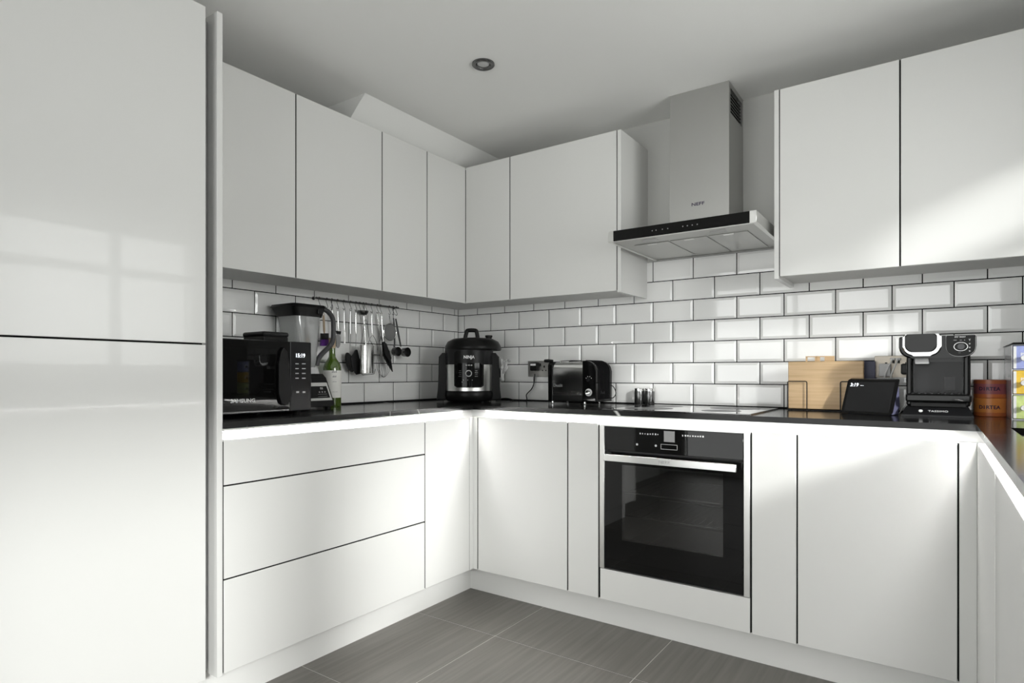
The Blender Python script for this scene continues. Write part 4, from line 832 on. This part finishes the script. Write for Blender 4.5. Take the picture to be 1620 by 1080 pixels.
y_ = RY+0.0365; board(y_, (g0(1291, y_), g0(1320, y_), g0(1297, y_), g0(1304.5, y_)), 'rearmost bamboo chopping board with a raised tab near its middle')
a, b = at(1350, 590, 1, -0.055).x, at(1385, 590, 1, -0.055).x
tag(MB().box(a, b, -0.062, -0.048, zf+0.0025, at(1375, 571, 1, -0.055).z, 0.002).build('navy_board', 'navy'), 'dark navy board standing behind the bamboo boards', 'chopping board')

# ------------------------------------------------------------------ smart display
eb = Vector((at(1332.5, 640, 1, -0.185).x, -0.185, WZ+0.0003)); er = Vector((at(1412, 640, 1, -0.270).x, -0.270, WZ+0.0003)); ex = (er-eb).normalized(); wd_ = (er-eb).length
t = thing('smart_display', 'tilted smart display with a dark screen showing the time', 'display', (eb+er)/2, rotz=math.atan2(ex.y, ex.x), local=True)
tilt = R(20); hh = 0.136; cs_, sn = math.cos(tilt), math.sin(tilt)
def E(x, u, n): return (x, u*sn-n*cs_*1.0, 0.004+u*cs_-n*sn*-1.0*-1.0)   # u up the screen, n out of it
def slab(x0_, x1_, u0, u1, n0, n1, nm, mt, parent, rad=0.008):
    m = MB(); out = []
    for cx_, cu_, a0_ in ((x1_-rad, u1-rad, 0), (x0_+rad, u1-rad, 90), (x0_+rad, u0+rad, 180), (x1_-rad, u0+rad, 270)):
        for k in range(5): a = R(a0_+90*k/4); out.append((cx_+rad*math.cos(a), cu_+rad*math.sin(a)))
    return m.hexa([E(x, u, n0) for x, u in out], [E(x, u, n1) for x, u in out]).build(nm, mt, parent)
bz = slab(-wd_/2, wd_/2, 0, hh, 0.0, 0.010, 'bezel', 'black_plastic', t)
slab(-wd_/2+0.010, wd_/2-0.010, 0.010, hh-0.010, 0.0098, 0.0106, 'screen', 'screen', bz, 0.003)
nx = Vector((0, -cs_, -sn*1.0)); 
text('3:19', 0.019, 'digit', bz, Vector(E(-wd_/2+0.030, hh-0.022, 0.0108)), (1, 0, 0), (0, sn, cs_), name='clock_digits', bold=0.0003)
text('---', 0.014, 'digit', bz, Vector(E(-wd_/2+0.060, hh-0.023, 0.0108)), (1, 0, 0), (0, sn, cs_), name='clock_digits')
m = MB(); prof = [(0.004, 0.004), (hh*sn*0.92, hh*cs_*0.92), (hh*sn+0.008, hh*cs_*0.80), (0.056, 0.030), (0.052, 0.0003), (0.012, 0.0003)]
m.prism([(y, z) for y, z in prof], 0, -wd_/2+0.012, wd_/2-0.006, 0.006, 2); m.build('speaker_body', 'fabric_blue', t)
# charger and cables at the socket
c = at(1396, 585, 1, -0.045)
t = thing('usb_charger', 'pale grey charger block with two white cables in the nickel socket', 'charger', (c.x, -0.018, 1.02))
cbk = box('charger_block', 'light_grey', t, at(1390, 585, 1, -0.055).x, at(1409, 585, 1, -0.055).x, -0.055, -0.0185, 1.045, at(1396, 575, 1, -0.055).z, 0.004, 2)
for i, (px, p2) in enumerate(((1412, 1399), (1421, 1409))):
    q = at(px, 568, 1, -0.028); box('usb_plug', 'white_plastic', t, q.x-0.008, q.x+0.008, -0.040, -0.0185, q.z-0.005, q.z+0.005, 0.002)
    e2 = at(p2, 600, 1, -0.07)
    MB().tube(smooth([(q.x, -0.040, q.z), (q.x-0.003, -0.055, q.z-0.010), at(p2+5, 583, 1, -0.066), e2, (e2.x+0.004, -0.035, WZ+0.03), (e2.x-0.01-0.015*i, -0.095, WZ+0.004)], 6), 0.0026, 6).build('cable', 'white_plastic', t)
p = at(1428, 584, 1, -0.04); t = thing('mains_plug', 'black plug in the nickel socket behind the coffee machine', 'plug', (p.x, -0.018, p.z-0.02))
box('plug_body', 'black_plastic', t, p.x-0.006, p.x+0.036, -0.046, -0.0185, p.z-0.020, p.z+0.022, 0.006, 2)
MB().tube(smooth([(p.x+0.015, -0.040, p.z-0.018), (p.x+0.015, -0.045, p.z-0.06), (p.x+0.03, -0.05, WZ+0.02)], 5), 0.003, 8).build('cable', 'black_plastic', t)
tw = [at(1440, 610, 1, -0.2), at(1432, 625, 1, -0.2), at(1429, 640, 1, -0.2), at(1423, 650, 1, -0.2)]
tw = [Vector((2.278, -0.10, 1.0)), at(1434, 618, 1, -0.16), at(1431, 632, 1, -0.17), at(1428, 642, 1, -0.175), Vector((at(1422, 650, 1, -0.18).x, -0.18, WZ+0.004)), Vector((2.235, -0.16, WZ+0.003))]
tag(MB().tube(smooth(tw, 6), 0.002, 6).build('power_cable', 'white_plastic'), 'thin white cable between smart display and coffee machine', 'cable')

# ------------------------------------------------------------------ coffee machine
fy_ = -0.275; C = lambda px, py, y=fy_: at(px, py, 1, y)
mx0, mx1 = C(1426, 600).x, C(1541, 600).x; xm_ = (mx0+mx1)/2
t = thing('coffee_machine', 'black capsule coffee machine with a chrome edged brew head', 'coffee machine', (xm_, -0.17, WZ))
zb0 = WZ+0.0003; zb1 = C(1483, 643).z
m = MB(); q0 = [(mx0, fy_), (mx1, fy_), (mx1-0.004, -0.07), (mx0+0.004, -0.07)]; i_ = 0.014
m.hexa([(x, y, zb0) for x, y in q0], [(x, y, zb0+0.007) for x, y in q0]).hexa([(x, y, zb0+0.007) for x, y in q0], [(mx0+i_, fy_+0.03, zb1), (mx1-i_, fy_+0.03, zb1), (mx1-i_, -0.075, zb1), (mx0+i_, -0.075, zb1)])
bs = m.build('base', 'dark_satin', t)
sl_ = Vector((0, 0.03, zb1-zb0-0.007)).normalized()
text('TASSIMO', 0.011, 'white_print', bs, (xm_+0.004, fy_+0.013-0.0006, zb0+0.007+(zb1-zb0-0.007)*0.43), (1, 0, 0), sl_, sx=1.3)
m = MB(); m.lathe([(0.0048, 0.0), (0.006, 0.0), (0.006, 0.0006), (0.0048, 0.0006)], (0, 0, 0), 20); bmesh.ops.transform(m.bm, matrix=Matrix.Translation((xm_-0.046, fy_+0.013-0.0006, zb0+0.007+(zb1-zb0-0.007)*0.43)) @ Vector((0, 0, 1)).rotation_difference(Vector((0, -sl_.z, sl_.y))).to_matrix().to_4x4(), verts=m.bm.verts[:]); m.build('emblem', 'white_print', bs)
# body column with recessed bay
z2, z3 = C(1483, 566).z, C(1483, 634).z; cx0_, cx1_ = C(1433, 600).x, C(1537, 600).x
m = MB(); m.box(cx0_, cx0_+0.020, -0.225, -0.085, zb1, z2+0.01, 0.006, 2).box(cx1_-0.020, cx1_, -0.225, -0.085, zb1, z2+0.01, 0.006, 2).box(cx0_+0.015, cx1_-0.015, -0.150, -0.085, zb1, z2+0.01)
m.build('body', 'black_gloss', t)
m = MB(); m.box(cx0_+0.022, cx1_-0.022, -0.1515, -0.1495, z3+0.015, z2-0.012); m.build('bay_back', 'dark_satin', t)
g1 = C(1452, 600, -0.15).x; box('bay_panel', 'graphite', t, C(1494, 600, -0.152).x, C(1511, 600, -0.152).x, -0.1535, -0.1512, C(1500, 617, -0.15).z, C(1500, 596, -0.15).z)
# cup stand
cup = MB().box(cx0_-0.001, cx1_+0.001, fy_+0.006, -0.155, C(1483, 632).z-0.010, C(1483, 623).z, 0.007, 3).build('cup_stand', 'black_gloss', t)
box('drip_tray', 'black_plastic', t, cx0_+0.012, cx1_-0.012, fy_+0.022, -0.152, zb1-0.004, C(1483, 632).z-0.0095, 0.003)
m = MB()
for k in range(9): m.box(cx0_+0.016+k*0.019, cx0_+0.022+k*0.019, fy_+0.02, -0.165, C(1483, 623).z, C(1483, 623).z+0.0012)
o = m.build('grid_bars', 'graphite', cup); o['kind'] = 'stuff'
# brew head: black shell with rounded lower corners, chrome edged lid on the left, control face on the right
hx0_, hx1_ = C(1422, 545, -0.30).x, C(1545, 545, -0.30).x; hz0_, hz1_ = C(1483, 566, -0.30).z, C(1483, 531, -0.30).z
def rr_(x0_, x1_, z0_, z1_, rb, rt, n=7):
    p = []
    for cx_, cz_, r_, a0_ in ((x1_-rt, z1_-rt, rt, 0), (x0_+rt, z1_-rt, rt, 90), (x0_+rb, z0_+rb, rb, 180), (x1_-rb, z0_+rb, rb, 270)):
        for k in range(n): a = R(a0_+90*k/(n-1)); p.append((cx_+r_*math.cos(a), cz_+r_*math.sin(a)))
    return p
hd = MB().prism(rr_(hx0_, hx1_, hz0_, hz1_, 0.038, 0.006), 1, -0.297, -0.085, 0.006, 3).build('brew_head', 'black_gloss', t)
L0, L1 = C(1428, 545, -0.31).x, C(1489.5, 545, -0.31).x; Lz0, Lz1 = C(1460, 563, -0.31).z, C(1460, 528.5, -0.31).z
ld = MB().prism(rr_(L0, L1, Lz0, Lz1, 0.032, 0.008), 1, -0.310, -0.10, 0.005, 3).build('lid', 'lid_chrome', t)
MB().prism(rr_(L0+0.006, L1-0.012, Lz0+0.013, Lz1+0.001, 0.024, 0.010), 1, -0.3135, -0.11, 0.004, 3).build('lid_cover', 'black_gloss', ld)
box('nozzle', 'light_grey', t, C(1447, 572, -0.27).x, C(1470, 572, -0.27).x, -0.275, -0.20, C(1460, 576, -0.27).z, hz0_+0.002, 0.005, 2)
F0, F1 = C(1497, 545, -0.30).x, C(1542, 545, -0.30).x
fc = MB().prism(rr_(F0, F1, hz0_+0.006, hz1_-0.002, 0.030, 0.004), 1, -0.3005, -0.296, 0.001, 1).build('control_face', 'black_plastic', t)
dc_ = C(1520, 548, -0.303)
dpts = [(dc_.x+0.0195*math.cos(R(a))*(1.0 if a > 90 and a < 300 else 1.0), dc_.z+0.0150*math.sin(R(a))) for a in range(0, 360, 15)]
def ring_flat(pts, k, y0_, y1_, nm, mt):
    cx_ = sum(p[0] for p in pts)/len(pts); cz_ = sum(p[1] for p in pts)/len(pts); m = MB(); o_ = [(p[0], p[1]) for p in pts]; i2 = [(cx_+(p[0]-cx_)*k, cz_+(p[1]-cz_)*k) for p in pts]; n = len(pts)
    V = [[m.bm.verts.new((p[0], y, p[1])) for p in L_] for L_, y in ((o_, y1_), (o_, y0_), (i2, y0_), (i2, y1_))]
    for a in range(4):
        for j in range(n): m.bm.faces.new((V[a][j], V[a][(j+1) % n], V[(a+1) % 4][(j+1) % n], V[(a+1) % 4][j]))
    return m.build(nm, mt, fc)
ring_flat(dpts, 0.90, -0.3025, -0.3004, 'button_ring', 'white_print')
MB().lathe([(0, -0.003), (0.0095, -0.003), (0.011, 0), (0, 0)], (dc_.x, -0.3004, dc_.z), 24, 'y').build('start_button', 'graphite', fc)
for px, py, s in ((1511, 537.5, '---'), (1520, 537.5, '--'), (1526, 537.5, '-'), (1534, 537.5, 'Y'), (1534, 543, 'u'), (1534, 549, 'u'), (1534, 554.5, 'u')): text(s, 0.009, 'white_print', fc, C(px, py, -0.3008), (1, 0, 0), (0, 0, 1), name='symbol')
text('MY WAY', 0.0075, 'white_print', fc, C(1519, 531.0, -0.3008)+Vector((0, 0, -0.004)), (1, 0, 0), (0, 0, 1)); text('--', 0.010, 'grey_print', fc, C(1518, 557.5, -0.3008), (1, 0, 0), (0, 0, 1), name='symbol')
ring_flat([(x, z) for x, z in rr_(F0-0.001, F1+0.003, hz0_+0.004, hz1_+0.001, 0.034, 0.004)], 0.985, -0.2995, -0.2965, 'face_edge', 'light_grey')

# ------------------------------------------------------------------ tea tins
tc_ = at(1566, 640, 1, -0.085); tr_ = 0.0462
zt_ = at(1566, 600.5, 1, -0.125).z; hh2 = (zt_-WZ)/2
def tin(z, label, mats):
    t = thing('tea_tin', label, 'tin', (tc_.x, -0.085, z), 'stacked orange tea tins')
    c = (tc_.x, -0.085, z)
    MB().lathe([(0, 0.0003), (tr_-0.001, 0.0003), (tr_, 0.001), (tr_, hh2*0.22), (0, hh2*0.22)], c, 40).build('lower_band', mats[0], t)
    b_ = MB().lathe([(tr_, hh2*0.22), (tr_, hh2*0.78), (tr_-0.001, hh2*0.78)], c, 40).build('label_band', mats[1], t)
    MB().lathe([(tr_+0.0005, hh2*0.78), (tr_+0.0006, hh2*0.985), (tr_-0.001, hh2*0.995), (0, hh2*0.995)], c, 40).build('lid', mats[2], t)
    vd2 = Vector((CAM.x-c[0], CAM.y-c[1], 0)).normalized(); x2 = Vector((-vd2.y, vd2.x, 0)); s = 'DIRTEA'
    for i, ch_ in enumerate(s):
        a = (i-2.5)*0.215-0.02; d_ = vd2*math.cos(a)+x2*math.sin(a); xx = x2*math.cos(a)-vd2*math.sin(a)
        text(ch_, 0.0175, 'ink', b_, Vector(c)+d_*(tr_+0.0006)+Vector((0, 0, hh2*0.50)), xx, (0, 0, 1), bold=0.0004)
tin(WZ, 'lower orange tea tin of the stack by the tea caddy', ('orange_tin', 'amber_band', 'amber_band')); tin(WZ+hh2, 'upper tea tin with a violet and brown band, on top of the orange one', ('orange_tin', 'violet_band', 'brown_lid'))

# ------------------------------------------------------------------ tea caddy with three drawers
ky1 = -0.03; kx0 = at(1592.5, 600, 1, -0.10).x
ky0 = at(1600.5, 600, 0, kx0).y; kx1 = kx0+0.165; kz1 = at(1600, 545, 1, ky0).z; kh = (kz1-WZ-0.004)/3
t = thing('tea_caddy', 'clear caddy of three drawers with blue, yellow and green tea packets', 'caddy', ((kx0+kx1)/2, (ky0+ky1)/2, WZ))
m = MB(); m.box(kx0, kx0+0.002, ky0+0.002, ky1, WZ+0.0003, kz1).box(kx1-0.002, kx1, ky0+0.002, ky1, WZ+0.0003, kz1).box(kx0+0.002, kx1-0.002, ky1-0.002, ky1, WZ+0.0003, kz1)
for i in range(4): m.box(kx0+0.002, kx1-0.002, ky0+0.002, ky1-0.002, WZ+0.0003+i*(kz1-WZ-0.003)/3, WZ+0.0025+i*(kz1-WZ-0.003)/3)
m.build('frame', 'acrylic', t)
for i, (mt, nm) in enumerate((('tea_green', 'green'), ('tea_yellow', 'yellow'), ('tea_blue', 'blue'))):
    za = WZ+0.0036+i*(kz1-WZ-0.003)/3; zb_ = za+(kz1-WZ-0.003)/3-0.0045
    d = box('drawer', mt, t, kx0+0.004, kx1-0.004, ky0, ky1-0.006, za, zb_, 0.002); d['label'] = nm+' packets behind the drawer front'
    MB().lathe([(0, -0.016), (0.008, -0.016), (0.0095, -0.010), (0.005, -0.004), (0.005, 0), (0, 0)], (kx0+0.030, ky0, (za+zb_)/2-0.002), 20, 'y').build('knob', 'white_plastic', d)
    text('pukka' if i else '--- -', 0.013 if i else 0.010, 'white_print' if i == 2 else ('cream_paper' if i == 1 else 'grey_print'), d, (kx0+0.038, ky0-0.0005, (za+zb_)/2+0.013), (1, 0, 0), (0, 0, 1), bold=0.0003)
    box('edge_strip', 'white_plastic', d, kx0+0.0042, kx0+0.012, ky0-0.0006, ky0, za+0.002, zb_-0.002)
m = MB(); m.hexa([(kx0-0.006, ky0-0.006, kz1+0.0003), (kx1+0.006, ky0-0.006, kz1+0.0003), (kx1+0.006, ky1, kz1+0.0003), (kx0-0.006, ky1, kz1+0.0003)], [(kx0+0.004, ky0, kz1+0.007), (kx1-0.004, ky0, kz1+0.007), (kx1-0.004, ky1, kz1+0.007), (kx0+0.004, ky1, kz1+0.007)])
m.build('lid', 'black_plastic', t)
